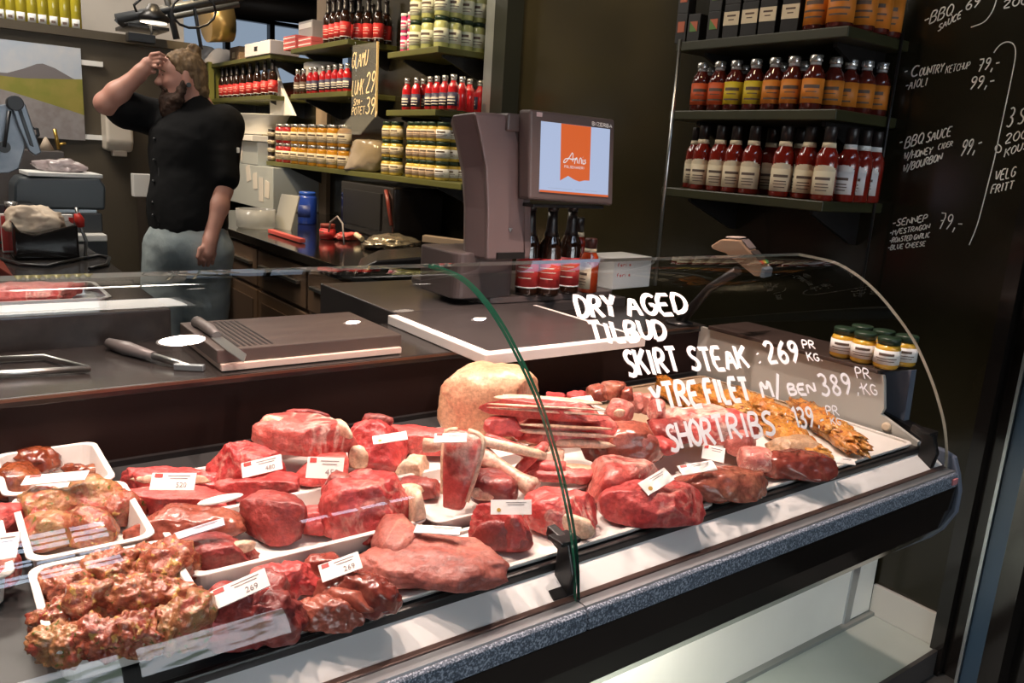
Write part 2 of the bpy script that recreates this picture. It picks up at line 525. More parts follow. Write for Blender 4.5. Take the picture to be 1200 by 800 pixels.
# daylit panes of the market hall opposite the counter, with black glazing bars
m_day = mat('daylit_pane', (.66, .80, 1.0), .3, emit=13.0)
m_day2 = mat('storefront_pane', (.22, .28, .22), .3, emit=8.0, var=[(.75, .82, .9), (.9, .92, .95)], vscale=2.6, vcon=(.40, .56))
def pane_bank(k, x0, x1, z0, z1, nx, nz, m):
    o = struct(MB().box2((x0, -6.55, z0), (x1, -6.54, z1)).build('window_%d' % k, m))
    fr = MB()
    for i in range(nx+1):
        x = x0+(x1-x0)*i/nx; fr.box2((x-.02, -6.55, z0-.03), (x+.02, -6.50, z1+.03))
    for j in range(nz+1):
        z = z0+(z1-z0)*j/nz; fr.box2((x0, -6.55, z-.015), (x1, -6.50, z+.015))
    fr.build('glazing_bars', m_black, o)
pane_bank(1, -2.9, 1.5, 7.14, 7.75, 11, 3, m_day)
pane_bank(2, -2.9, 1.5, 6.58, 6.92, 11, 2, m_day)
pane_bank(3, -2.9, 1.5, 5.88, 6.32, 11, 2, m_day)
pane_bank(4, 3.4, 5.0, 5.80, 6.02, 4, 1, m_day)
pane_bank(5, -2.4, 1.12, .75, 2.3, 3, 1, m_day2)
pane_bank(6, 1.22, 2.6, .75, 2.3, 1, 1, m_day2)
def window_wall(y, z0, z1, x0, x1, nx, nz, m):
    mb = MB()
    mb.box2((-3.1, y-.05, 0), (8, y+.05, z0)).box2((-3.1, y-.05, z1), (8, y+.05, 4.2))
    mb.box2((-3.1, y-.05, z0), (x0, y+.05, z1)); mb.box2((x1, y-.05, z0), (8, y+.05, z1))
    struct(mb.build('wall_hall_back', m))
    fr = MB()
    for i in range(nx+1):
        x = x0+(x1-x0)*i/nx; fr.box2((x-.035, y-.06, z0), (x+.035, y+.06, z1))
    for j in range(nz+1):
        z = z0+(z1-z0)*j/nz; fr.box2((x0, y-.05, z-.025), (x1, y+.05, z+.025))
    struct(fr.build('window_7', m_black))
window_wall(11.5, 1.9, 4.0, .5, 7.8, 12, 4, m_part)
# post and pillar where the wall shelves end
struct(MB().box2((2.17, 3.16, .9), (2.25, 3.24, 3.2)).build('trim_1', m_alu, bevel=.004))
struct(MB().box2((2.16, 3.06, .9), (2.25, 3.155, 3.2)).build('trim_2', mat('pillar_dark', (.012, .014, .011), .4)))
# door frame at the end of the blackboard wall
struct(MB().box2((2.22, .85, 0), (2.33, .885, 3.2)).build('trim_3', m_blackgloss))
struct(MB().box2((2.235, .803, 0), (2.33, .811, 3.2)).build('trim_4', m_alu))
struct(MB().box2((2.25, .811, 0), (2.33, .85, 3.2)).box2((2.21, .70, 0), (2.33, .748, 3.2)).build('trim_5', m_blackgloss))
struct(MB().box2((2.245, .752, 0), (2.33, .803, 3.2)).build('trim_6', mat('daylight_on_door_edge', (.035, .07, .12), .3)))  # bluish daylight reflected on the frame, put into this strip's colour
struct(MB().box2((2.28, -.9, 0), (2.34, .70, 3.2)).build('door_1', m_blackgloss))

# chalk writing on the blackboard wall
def on_wall(px, py):
    p = on(px, py, 0, WX); p[0] -= .0015; return p
NW = (-1, 0, 0)
mb = MB()
for k, (t, a, b, h0, h1, wp) in enumerate([
    ('-BBQ', (1081, 32), (1116, 17), 15, 14, 1.5), ('SAUCE', (1099, 37), (1126, 21), 8, 9, 1.3), ('69', (1131, 13), (1147, 8), 12, 13, 1.5),
    ('200', (1175, 10), (1204, 5), 10, 10, 1.5), ('-', (1059, 88), (1063, 87), 8, 8, 1.2), ('C', (1067, 91), (1075, 89), 13, 13, 1.6),
    ('OUNTRY', (1077, 90), (1105, 84), 10, 10, 1.3), ('KETCHUP', (1108, 86), (1136, 80), 9, 8, .9), ('79,-', (1145, 84), (1170, 80), 15, 13, 1.5),
    ('-AIOLI', (1060, 106), (1086, 100), 11, 9, 1.2), ('99,-', (1136, 105), (1164, 101), 15, 14, 1.5),
    ('3 ST', (1179, 150), (1208, 142), 25, 14, 1.7), ('200', (1177, 169), (1203, 162), 12, 11, 1.4), ('KOUS', (1177, 184), (1204, 174), 10, 9, 1.3),
    ('VELG', (1165, 213), (1189, 207), 13, 12, 1.4), ('FRITT', (1161, 227), (1187, 221), 10, 9, 1.4),
    ('-', (1053, 171), (1057, 170), 8, 8, 1.5), ('BBQ', (1060, 174), (1081, 168), 13, 13, 1.5), ('SAUCE', (1085, 167), (1114, 159), 12, 11, 1.5),
    ('W/HONEY', (1059, 188), (1092, 180), 9, 8, 1.3), ('CIDER', (1099, 176), (1116, 171), 7, 6, 1.0), ('W/BOURBON', (1058, 202), (1103, 188), 9, 9, 1.4),
    ('99,-', (1125, 184), (1149, 175), 19, 16, 1.6), ('-SENNEP', (1045, 266), (1086, 259), 8, 8, 1.3), ('-M/ESTRAGON', (1042, 276), (1089, 268), 6, 6, 1.1),
    ('-ROASTED GARLIC', (1042, 285), (1089, 278), 6, 6, 1.1), ('-BLUE CHEESE', (1040, 293), (1084, 288), 5.5, 5.5, 1.1), ('79,-', (1099, 268), (1126, 270), 19, 16, 1.3)]):
    write_px(mb, t, a, b, h0, h1, on_wall, NW, wp, slant=.25, seed=k)
for l in ([(1168, 0), (1165, 10), (1160, 19), (1153, 27), (1138, 32)],
          [(1165, 62), (1168, 57), (1174, 51), (1182, 48.5), (1189, 52), (1191, 62), (1188, 80), (1180, 118), (1172, 155), (1166, 185), (1160, 208), (1152, 240), (1145, 266), (1136, 287)],
          [(1170, 169), (1166, 173), (1168, 179), (1173, 178), (1174, 172), (1170, 169)]):
    Q = [on_wall(*p) for p in densify(smooth_line(smooth_line(l)), 2)]
    ribbon(mb, Q, NW, 1.3*depth_of(Q[0])/F_PX)
mb.build('chalk_lettering', m_chalk, wr)

# ------------------------------------------------------------------ display counter
XA, XS, XE = -1.0, .646, 1.622
PROF = [(.68, .80), (.687, .845), (.700, .89), (.717, .928), (.735, .962), (.757, .997), (.783, 1.034), (.812, 1.065), (.843, 1.093), (.875, 1.119),
        (.912, 1.143), (.945, 1.159), (.975, 1.170), (1.005, 1.176), (1.045, 1.1785), (1.085, 1.180)]
def catmull(P, k=3):
    P = [np.array(p) for p in P]; out = []
    for i in range(len(P)-1):
        a, b, c, d = P[max(i-1, 0)], P[i], P[i+1], P[min(i+2, len(P)-1)]
        for j in range(k):
            t = j/k
            out.append(.5*((2*b)+(c-a)*t+(2*a-5*b+4*c-d)*t*t+(3*b-a-3*c+d)*t**3))
    out.append(P[-1])
    return out
PR = catmull(PROF)
def prof_normals(P):
    N = []
    for i in range(len(P)):
        t = P[min(i+1, len(P)-1)]-P[max(i-1, 0)]; t = t/np.linalg.norm(t)
        N.append(np.array([-t[1], t[0]]))    # outwards: towards the customer and up
    return N
PN = prof_normals(PR)
counter = empty('display_counter', (.6, 1.0, 0), 'long refrigerated butcher counter with curved glass front and speckled grey bumper rail', 'display counter')
def cpart(o):
    o.parent = counter
    o.matrix_parent_inverse = Matrix.Translation((-.6, -1.0, 0))
    return o
def pane(x0, x1):
    T = .006
    n = len(PR)
    outer = [p for p in PR]; inner = [p-T*q for p, q in zip(PR, PN)]
    V = [(x0, *p) for p in outer]+[(x1, *p) for p in outer]+[(x0, *p) for p in inner]+[(x1, *p) for p in inner]
    V = V+V          # second set for the cut edges, so that the broad faces keep their own normals
    m = 4*n
    Fs = []; mi = []
    for i in range(n-1):
        Fs += [(i, i+n, i+n+1, i+1), (2*n+i, 2*n+i+1, 3*n+i+1, 3*n+i)]; mi += [0, 0]
        Fs += [(m+i, m+i+1, m+2*n+i+1, m+2*n+i), (m+n+i, m+3*n+i, m+3*n+i+1, m+n+i+1)]; mi += [1, 2 if x1 == XE else 1]
    Fs += [(m, m+2*n, m+3*n, m+n), (m+n-1, m+2*n-1, m+4*n-1, m+3*n-1)]; mi += [2, 2]
    o = link_mesh('glass_pane', V, Fs, [glass, m_gedge, m_gedge2], None, smooth=True, mi=mi)
    for p in o.data.polygons:
        if p.material_index: p.use_smooth = False
    return cpart(o)
pane_l = pane(XA, XS-.003)
pane_r = pane(XS+.003, XE)
pane_l['label'] = 'clear left curved glass pane'
pane_r['label'] = 'right curved glass pane with white hand-painted prices'
def on_glass(px, py):
    d = ray(px, py)
    for i in range(len(PR)-1):
        a, b = PR[i], PR[i+1]
        A = np.array([[d[1], a[0]-b[0]], [d[2], a[1]-b[1]]])
        try:
            s, t = np.linalg.solve(A, a-CAM[1:])
        except np.linalg.LinAlgError:
            continue
        if -.001 <= t <= 1.001 and s > 0:
            n = PN[i]*(1-t)+PN[i+1]*t
            p = CAM+d*s
            return p+np.array([0, n[0], n[1]])*.0012
    raise ValueError((px, py))
def glass_n(p):
    j = min(range(len(PR)), key=lambda i: (PR[i][0]-p[1])**2+(PR[i][1]-p[2])**2)
    return np.array([0, PN[j][0], PN[j][1]])
mb = MB()
for k, (t, a, b, h0, h1, wp) in enumerate([
    ('DRY', (679, 372), (724, 371), 25, 24, 6), ('AGED', (737, 370), (806, 367), 25, 22, 5.5), ('TILBUD', (695, 403), (781, 397), 24, 21, 5.5),
    ('SKIRT', (737, 442), (797, 436), 30, 27, 5.5), ('STEAK', (811, 435), (878, 432), 27, 25, 5), (':', (888, 428), (893, 428), 20, 20, 4.5), ('269', (900, 427), (937, 424), 25, 24, 4.5),
    ('PR', (941, 408), (955, 409), 10, 9, 1.8), ('KG.', (947, 423), (963, 423), 10, 8, 1.8),
    ('YTRE', (768, 482), (822, 474), 29, 28, 5.5), ('FILET', (830, 473), (880, 469), 28, 25, 5.5), ('M/', (894, 466), (918, 464), 20, 22, 4.2), ('BEN', (925, 463), (956, 461), 12, 12, 3.2),
    ('389', (963, 464), (999, 463), 26, 24, 3.4), (',-', (1003, 462), (1012, 459), 12, 12, 2), ('PR', (1004, 443), (1020, 444), 13, 12, 1.8), ('KG', (1012, 462), (1028, 463), 14, 12, 1.8),
    ('SHORT', (786, 528), (852, 518), 30, 30, 4.6), ('RIBS', (857, 515), (909, 510), 28, 27, 4.4), (':', (921, 498), (925, 498), 18, 18, 3), ('139', (932, 502), (955, 500), 25, 23, 3.4), (',-', (957, 500), (966, 497), 11, 11, 2),
    ('PR', (969, 486), (983, 487), 11, 11, 1.6), ('KG', (974, 497), (985, 498), 8, 8, 1.6)]):
    write_px(mb, t, a, b, h0, h1, on_glass, glass_n, wp*1.12, slant=-.28, seed=k+50, jit=.05)
lett = mb.build('painted_lettering', m_paint, pane_r)

LX, RX = XA, 1.63
cpart(MB().box2((LX, .729, .80), (RX, 1.35, .8285)).build('deck', mat('dark_deck', (.03, .03, .03), .4)))
rail = MB().box2((LX, .727, .812), (RX, .737, .834))
cpart(rail.build('front_rail', m_black, bevel=.003))
cpart(MB().prism([(.729, .824), (.692, .801), (.692, .792), (.729, .792)], LX, RX, 0).build('front_ledge', m_ledge))
cpart(MB().box2((LX, .683, .790), (RX, .694, .803)).build('ledge_rail', mat('bronze_strip', (.10, .06, .05), .3, metal=.5), bevel=.002))
for a, b in ((LX, XS-.001), (XS+.001, XE+.004)):
    e = MB().prism([(.684, .797), (.665, .7985), (.660, .795), (.658, .770), (.684, .765)], a, b, 0).build('bumper', m_gran, bevel=.002)
    cpart(e)
    cpart(MB().prism([(.684, .8005), (.667, .8005), (.6655, .7985), (.684, .797)], a, b, 0).build('bumper_trim', m_alu))
cpart(MB().prism([(.700, .79), (.659, .769), (.661, .72), (.676, .672), (.702, .637), (.75, .592), (.80, .548), (.83, .548), (.83, .79)], LX, RX, 0).build('lower_panel', m_blackgloss))
cpart(MB().box2((LX, .83, .548), (RX, 1.35, .80)).build('case_body', m_black))
cpart(MB().prism([(.700, .832), (.676, .824), (.662, .79), (.654, .759), (.653, .714), (.673, .667), (.695, .639), (.80, .540), (1.95, .540), (1.95, .80), (1.3, .82), (.72, .832)], 1.632, 1.648, 0).build('end_cap', m_bluegrey, bevel=.003))
cpart(MB().box((1.612, .662, .783), (.02, .012, .012)).build('badge', mat('pink_badge', (.45, .16, .17), .5)))
cpart(MB().box2((LX, 1.338, .80), (1.63, 1.362, .944)).build('back_panel', m_darkback))
cpart(MB().box2((LX, 1.328, .8285), (1.63, 1.34, .838)).build('back_trim', m_black))
EP = [(1.36, .80), (1.36, .957), (.838, .955), (.834, .945), (.823, .885), (.828, .872), (.742, .838), (.742, .80)]
cpart(MB().prism(EP, 1.612, 1.622, 0).build('end_panel', m_greybeige))
cpart(MB().lathe([(.010, 0), (.010, .004), (.006, .006)], (0,0,0), 16).build('screw_cap', mat('cream_cap', (.62, .50, .36), .4), loc=None))
sc = [o for o in counter.children if o.name.startswith('screw_cap')][0]
pc = on(1039, 500, 0, 1.611)
sc.matrix_parent_inverse = Matrix.Identity(4)
sc.location = (1.612-.6, pc[1]-1.0, pc[2]); sc.rotation_euler = (0, -math.pi/2, 0)
cpart(MB().prism([(.842, .958), (.842, .966), (1.30, .968), (1.30, .958)], 1.598, 1.755, 0).build('end_shelf', mat('dark_ledge', (.05, .035, .03), .25), bevel=.002))
op = [on(px, py, 0, 1.668) for px, py in ((1034, 436), (1068, 434), (1059, 494), (1032, 482))]
cpart(MB().prism([(p[1], p[2]) for p in op], 1.668, 1.69, 0).build('outer_end_panel', m_bluegrey))
cpart(MB().prism([(.74, .80), (.74, .842), (.86, .868), (1.3, .868), (1.3, .80)], 1.655, 1.69, 0).build('outer_end_panel', m_black))
# glass brackets
def bracket(x):
    mb = MB().prism([(.694, .802), (.688, .835), (.702, .872), (.745, .880), (.748, .866), (.722, .856), (.724, .802)], x-.007, x+.007, 0)
    mb.box((x, .717, .872), (.034, .03, .007))
    cpart(mb.build('glass_bracket', m_black, bevel=.002))
bracket(XS); bracket(1.588)
mb = MB().prism([(.733, .823), (.694, .804), (.694, .80), (.733, .80)], XS-.03, XS+.004, 0).build('joint_strip', m_black, bevel=.001)
cpart(mb)
# base under the case
cpart(MB().box2((LX, 1.08, .075), (2.235, 1.11, .56)).build('base_panel', m_base))
for x in (.05, 1.07, 2.09):
    cpart(MB().prism([(x, .078), (x+.03, .078), (x+.06, .548), (x+.01, .548)], 1.074, 1.081, 1).build('base_strut', m_alu))
struct(MB().box2((LX, .872, 0), (2.25, 1.6, .073)).build('trim_7', m_plinth))
struct(MB().box2((LX, .862, 0), (2.25, .873, .076)).build('trim_8', mat('dark_kerb', (.05, .045, .042), .4)))
struct(MB().box2((2.236, .885, .073), (2.25, 1.08, .17)).build('baseboard_right', m_skirt, bevel=.002))
led = MB().box2((-.6, .95, .535), (1.3, .98, .548)).build('light_strip', mat('light_strip_glow', (1.0, .97, .88), .5, emit=2.0)); cpart(led)
lamp('strip_light', 'AREA', (.35, .965, .53), 18.0, (1.0, .96, .86), (.35, .99, 0), shape='RECTANGLE', size=1.9, size_y=.03)
lip = MB().box2((LX, 1.062, .073), (2.235, 1.082, .084)).build('base_lip', mat('grey_sealant', (.22, .23, .21), .6)); cpart(lip)

# ------------------------------------------------------------------ worktop behind the glass and what stands on it
wt = MB().box2((LX, 1.333, .944), (1.63, 1.62, .960)).build('worktop', m_top, bevel=.002)
tag(wt, 'long dark polished worktop running behind the meat display', 'worktop')
lo = MB().box2((LX, 1.42, .075), (1.63, 1.60, .944)).build('service_cabinet', m_blackgloss)
tag(lo, 'black service cabinet carrying the dark worktop behind the meat well', 'cabinet')
eg = MB().box2((LX, 1.330, .954), (1.60, 1.333, .959)).build('edge_strip', mat('copper_strip', (.14, .075, .05), .3, metal=.7), wt)
# ------------------------------------------------------------------ trays and meat
ZD = .831
RH = np.array([math.cos(YAW), -math.sin(YAW), 0]); FH = np.array([math.sin(YAW), math.cos(YAW), 0])
m_tray = mat('white_melamine', (.72, .69, .65), .3, var=(.69, .66, .62), vscale=5)
def tray_mesh(l, w, h, rim=.008, t=.003):
    """open rectangular dish with rounded corners, sloping sides and a flat rim"""
    def ring(a, b, z, r):
        P = []
        for cx, cy, q0 in ((a-r, b-r, 0), (-a+r, b-r, 90), (-a+r, -b+r, 180), (a-r, -b+r, 270)):
            for k in range(5):
                q = math.radians(q0+k*22.5)
                P.append((cx+r*math.cos(q), cy+r*math.sin(q), z))
        return P
    a, b = l/2, w/2; s = min(.012, h*.4); r = min(.018, b*.4)
    rings = [ring(a-s, b-s, 0, r*.8), ring(a-rim, b-rim, h-t, r), ring(a, b, h-t, r), ring(a, b, h, r), ring(a-rim, b-rim, h, r), ring(a-s-t, b-s-t, t, r*.8)]
    V = sum(rings, []); Fs = []; n = 20
    for i in range(5):
        for k in range(n):
            q = (k+1) % n
            Fs.append((i*n+k, i*n+q, i*n+n+q, i*n+n+k))
    Fs += [tuple(range(n-1, -1, -1)), tuple(range(5*n, 6*n))]
    return V, Fs
def tray(px, py, l, w, h, label, yaw=0.0, z=ZD, group=None):
    V, Fs = tray_mesh(l, w, h)
    o = link_mesh('serving_tray', V, Fs, m_tray)
    p = on(px, py, 2, z)
    o.location = p; o.rotation_euler = (0, 0, math.radians(yaw))
    md = o.modifiers.new('bevel', 'BEVEL'); md.width = .0012; md.segments = 2; md.limit_method = 'ANGLE'
    return tag(o, label, 'tray', group)
def tray2(x0, x1, y0, y1, h, label, z=ZD):
    V, Fs = tray_mesh(x1-x0, y1-y0, h)
    o = link_mesh('serving_tray', V, Fs, m_tray)
    o.location = ((x0+x1)/2, (y0+y1)/2, z)
    md = o.modifiers.new('bevel', 'BEVEL'); md.width = .0012; md.segments = 2; md.limit_method = 'ANGLE'
    return tag(o, label, 'tray')

def meat_mat(name, a, b, vein=(.62, .30, .24), vein_amt=.55, vscale=18, rough=.42, coat=.16, speck=None, bump=.5, bscale=70, stretch=(1, 1, 1), vw=.06):
    """moist flesh: slow colour drift, pale fat veins, fine bumps, optional herb flecks"""
    m = bpy.data.materials.new(name); m.use_nodes = True
    nt = m.node_tree; N = nt.nodes; L = nt.links
    bs = N['Principled BSDF']
    bs.inputs['Roughness'].default_value = rough
    bs.inputs['Coat Weight'].default_value = coat; bs.inputs['Coat Roughness'].default_value = .22
    bs.inputs['Specular IOR Level'].default_value = .5
    tc = N.new('ShaderNodeTexCoord'); oi = N.new('ShaderNodeObjectInfo')
    ms = N.new('ShaderNodeMath'); ms.operation = 'MULTIPLY'; ms.inputs[1].default_value = 53.0
    L.new(oi.outputs['Random'], ms.inputs[0])
    va = N.new('ShaderNodeVectorMath'); va.operation = 'MULTIPLY_ADD'; va.inputs[1].default_value = stretch
    L.new(tc.outputs['Object'], va.inputs[0]); L.new(ms.outputs[0], va.inputs[2])
    n1 = N.new('ShaderNodeTexNoise'); n1.inputs['Scale'].default_value = vscale; n1.inputs['Detail'].default_value = 6; n1.inputs['Distortion'].default_value = .8
    L.new(va.outputs[0], n1.inputs['Vector'])
    r1 = N.new('ShaderNodeValToRGB'); e = r1.color_ramp.elements
    e[0].position, e[1].position = .36, .64; e[0].color = (*a, 1); e[1].color = (*b, 1)
    L.new(n1.outputs['Fac'], r1.inputs[0])
    n2 = N.new('ShaderNodeTexNoise'); n2.inputs['Scale'].default_value = vscale*.9; n2.inputs['Detail'].default_value = 3; n2.inputs['Distortion'].default_value = 1.6
    v2 = N.new('ShaderNodeVectorMath'); v2.operation = 'ADD'; v2.inputs[1].default_value = (7.3, 1.1, 4.7)
    L.new(va.outputs[0], v2.inputs[0]); L.new(v2.outputs[0], n2.inputs['Vector'])
    ab = N.new('ShaderNodeMath'); ab.operation = 'SUBTRACT'; ab.inputs[1].default_value = .5
    L.new(n2.outputs['Fac'], ab.inputs[0])
    ab2 = N.new('ShaderNodeMath'); ab2.operation = 'ABSOLUTE'; L.new(ab.outputs[0], ab2.inputs[0])
    mr = N.new('ShaderNodeMapRange'); mr.inputs['From Min'].default_value = 0; mr.inputs['From Max'].default_value = vw
    mr.inputs['To Min'].default_value = vein_amt; mr.inputs['To Max'].default_value = 0
    L.new(ab2.outputs[0], mr.inputs['Value'])
    n3 = N.new('ShaderNodeTexNoise'); n3.inputs['Scale'].default_value = vscale*.45
    L.new(v2.outputs[0], n3.inputs['Vector'])
    gt = N.new('ShaderNodeMapRange'); gt.inputs['From Min'].default_value = .45; gt.inputs['From Max'].default_value = .6
    L.new(n3.outputs['Fac'], gt.inputs['Value'])
    mm = N.new('ShaderNodeMath'); mm.operation = 'MULTIPLY'; L.new(mr.outputs[0], mm.inputs[0]); L.new(gt.outputs[0], mm.inputs[1])
    mx = N.new('ShaderNodeMix'); mx.data_type = 'RGBA'
    L.new(mm.outputs[0], mx.inputs['Factor']); L.new(r1.outputs[0], mx.inputs[6]); mx.inputs[7].default_value = (*vein, 1)
    last = mx.outputs[2]
    if speck:
        for col, sc, th in speck:
            ns = N.new('ShaderNodeTexNoise'); ns.inputs['Scale'].default_value = sc; ns.inputs['Detail'].default_value = 3
            L.new(va.outputs[0], ns.inputs['Vector'])
            sm = N.new('ShaderNodeMapRange'); sm.inputs['From Min'].default_value = th; sm.inputs['From Max'].default_value = th+.05
            L.new(ns.outputs['Fac'], sm.inputs['Value'])
            mq = N.new('ShaderNodeMix'); mq.data_type = 'RGBA'
            L.new(sm.outputs[0], mq.inputs['Factor']); L.new(last, mq.inputs[6]); mq.inputs[7].default_value = (*col, 1)
            last = mq.outputs[2]
    ng = N.new('ShaderNodeTexNoise'); ng.inputs['Scale'].default_value = 150; ng.inputs['Detail'].default_value = 4; ng.inputs['Roughness'].default_value = .7
    L.new(va.outputs[0], ng.inputs['Vector'])
    gr = N.new('ShaderNodeMapRange'); gr.inputs['From Min'].default_value = .3; gr.inputs['From Max'].default_value = .7; gr.inputs['To Min'].default_value = .62; gr.inputs['To Max'].default_value = 1.25
    L.new(ng.outputs['Fac'], gr.inputs['Value'])
    vm = N.new('ShaderNodeVectorMath'); vm.operation = 'SCALE'
    L.new(last, vm.inputs[0]); L.new(gr.outputs[0], vm.inputs['Scale'])
    L.new(vm.outputs[0], bs.inputs['Base Color'])
    nb = N.new('ShaderNodeTexNoise'); nb.inputs['Scale'].default_value = bscale; nb.inputs['Detail'].default_value = 6
    L.new(va.outputs[0], nb.inputs['Vector'])
    bp = N.new('ShaderNodeBump'); bp.inputs['Strength'].default_value = min(1, bump*1.5); bp.inputs['Distance'].default_value = .006
    L.new(nb.outputs['Fac'], bp.inputs['Height']); L.new(bp.outputs[0], bs.inputs['Normal'])
    MATS[name] = m
    return m
MT = {
 'red': meat_mat('fresh_beef', (.36, .028, .029), (.56, .080, .072)),
 'bright': meat_mat('bright_beef', (.47, .045, .042), (.64, .125, .105), vein=(.75, .45, .36), vein_amt=.7, vw=.05),
 'marble': meat_mat('marbled_beef', (.46, .050, .045), (.63, .15, .12), vein=(.80, .55, .45), vein_amt=.95, vscale=14, vw=.09),
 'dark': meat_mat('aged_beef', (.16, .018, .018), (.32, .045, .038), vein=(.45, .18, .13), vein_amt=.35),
 'brown': meat_mat('brown_liver', (.27, .062, .040), (.42, .115, .075), vein=(.5, .24, .14), vein_amt=.4, vscale=10, rough=.25, coat=.5, bump=.25),
 'steak': meat_mat('matte_brown_beef', (.26, .055, .042), (.42, .125, .095), vein=(.55, .28, .2), vein_amt=.5, vscale=14, rough=.5, coat=.08, bump=.4),
 'liver': meat_mat('dark_liver', (.15, .025, .02), (.30, .060, .042), vein=(.4, .16, .1), vein_amt=.3, vscale=8, rough=.16, coat=.7, bump=.15, bscale=30),
 'marin': meat_mat('marinated_pork', (.25, .045, .028), (.40, .125, .062), vein=(.50, .26, .12), vein_amt=.6, vscale=26, speck=[((.10, .10, .02), 170, .62), ((.52, .30, .08), 90, .61)], bump=.9, bscale=90, rough=.25, coat=.6),
 'marin2': meat_mat('herb_marinated_pork', (.32, .09, .045), (.43, .21, .085), vein=(.50, .33, .15), vein_amt=.6, vscale=26, speck=[((.11, .12, .02), 150, .60), ((.42, .08, .05), 45, .57)], bump=.9, bscale=80, rough=.3, coat=.5),
 'glaze': meat_mat('dark_glazed_meat', (.14, .025, .012), (.30, .075, .028), vein=(.5, .2, .07), vein_amt=.4, rough=.18, coat=.8, bump=.6),
 'orange': meat_mat('orange_marinade', (.52, .15, .022), (.66, .30, .055), vein=(.8, .5, .2), vein_amt=.5, vscale=30, speck=[((.28, .05, .012), 60, .62)], bump=.9, bscale=90, rough=.25, coat=.6),
 'fat': meat_mat('creamy_fat', (.66, .42, .27), (.78, .60, .44), vein=(.60, .22, .16), vein_amt=.4, vscale=14, rough=.4, coat=.15, bump=.35),
 'fatcap': meat_mat('roast_fat_cap', (.60, .30, .16), (.72, .46, .28), vein=(.60, .16, .10), vein_amt=.6, vscale=9, rough=.42, coat=.1, bump=.4, bscale=40),
 'bone': meat_mat('rib_bone', (.62, .36, .25), (.78, .58, .44), vein=(.5, .12, .1), vein_amt=.6, vscale=20, rough=.4, coat=.2, bump=.25),
 'pate': meat_mat('beige_pate', (.42, .24, .13), (.52, .33, .19), vein=(.55, .4, .26), vein_amt=.3, rough=.4, coat=.2),
 'sausage': meat_mat('pink_sausage', (.50, .12, .10), (.64, .24, .19), vein=(.75, .5, .4), vein_amt=.7, vscale=30, rough=.35),
 'salami': meat_mat('mottled_sausage', (.42, .10, .085), (.58, .20, .16), vein=(.72, .5, .4), vein_amt=.9, vscale=70, rough=.4, vw=.08),
}
def blob(l, w, h, seed, boxy=2.8, amp=.10, freq=2.2, sub=4, bend=0.0, taper=0.0, cuts=4):
    """lump of meat: rounded block pushed about by noise, flat underneath, its base at z = 0"""
    global _ICO
    key = sub
    if key not in _ICO:
        import bmesh
        bm = bmesh.new(); bmesh.ops.create_icosphere(bm, subdivisions=sub, radius=1)
        bm.verts.ensure_lookup_table()
        _ICO[key] = (np.array([v.co[:] for v in bm.verts]), [tuple(v.index for v in f.verts) for f in bm.faces])
        bm.free()
    P, Fs = _ICO[key]
    k = (np.abs(P)**boxy).sum(1)**(1/boxy)
    Q = P/k[:, None]
    rr = random.Random(seed)
    off = Vector((seed*3.17 % 50, seed*7.31 % 50, seed*1.93 % 50))
    asp = np.array([l, w, max(h, .35*w)])/max(w, 1e-6)
    # knife cuts: flat facets on the sides and the top
    for c in range(cuts):
        a = rr.uniform(0, 6.28); z = rr.uniform(-.1, .55)
        n = np.array([math.cos(a), math.sin(a), z]); n /= np.linalg.norm(n)
        o = rr.uniform(.62, .85)
        d = Q @ n
        Q = Q+np.where(d > o, (o-d)*.9, 0)[:, None]*n
    Q = Q/np.abs(Q).max(0)
    D = np.empty(len(Q))
    for i, q in enumerate(Q):
        v = Vector(q*asp*freq*.5)+off
        D[i] = noise.fractal(v, 1.0, 2.0, 4)*.8-.55*abs(noise.noise(v*1.7+Vector((9, 3, 1))))+.16*noise.noise(v*6)+.09*noise.noise(v*13)
    Q = Q*(1+amp*(D+.12)[:, None]*np.array([.9, 1.0, 1.5 if h < .5*w else 1.1]))
    Q[:, 2] = np.where(Q[:, 2] < -.72, -.72+(Q[:, 2]+.72)*.15, Q[:, 2])
    if taper:
        Q[:, 1] *= 1+taper*Q[:, 0]; Q[:, 2] = (Q[:, 2]+.72)*(1+taper*.7*Q[:, 0])-.72
    V = Q*np.array([l/2, w/2, h/1.72])
    V[:, 2] -= V[:, 2].min()
    if bend:
        V[:, 1] += bend*(V[:, 0]/(l/2))**2*w
    return V, Fs
_ICO = {}
MEATS = []
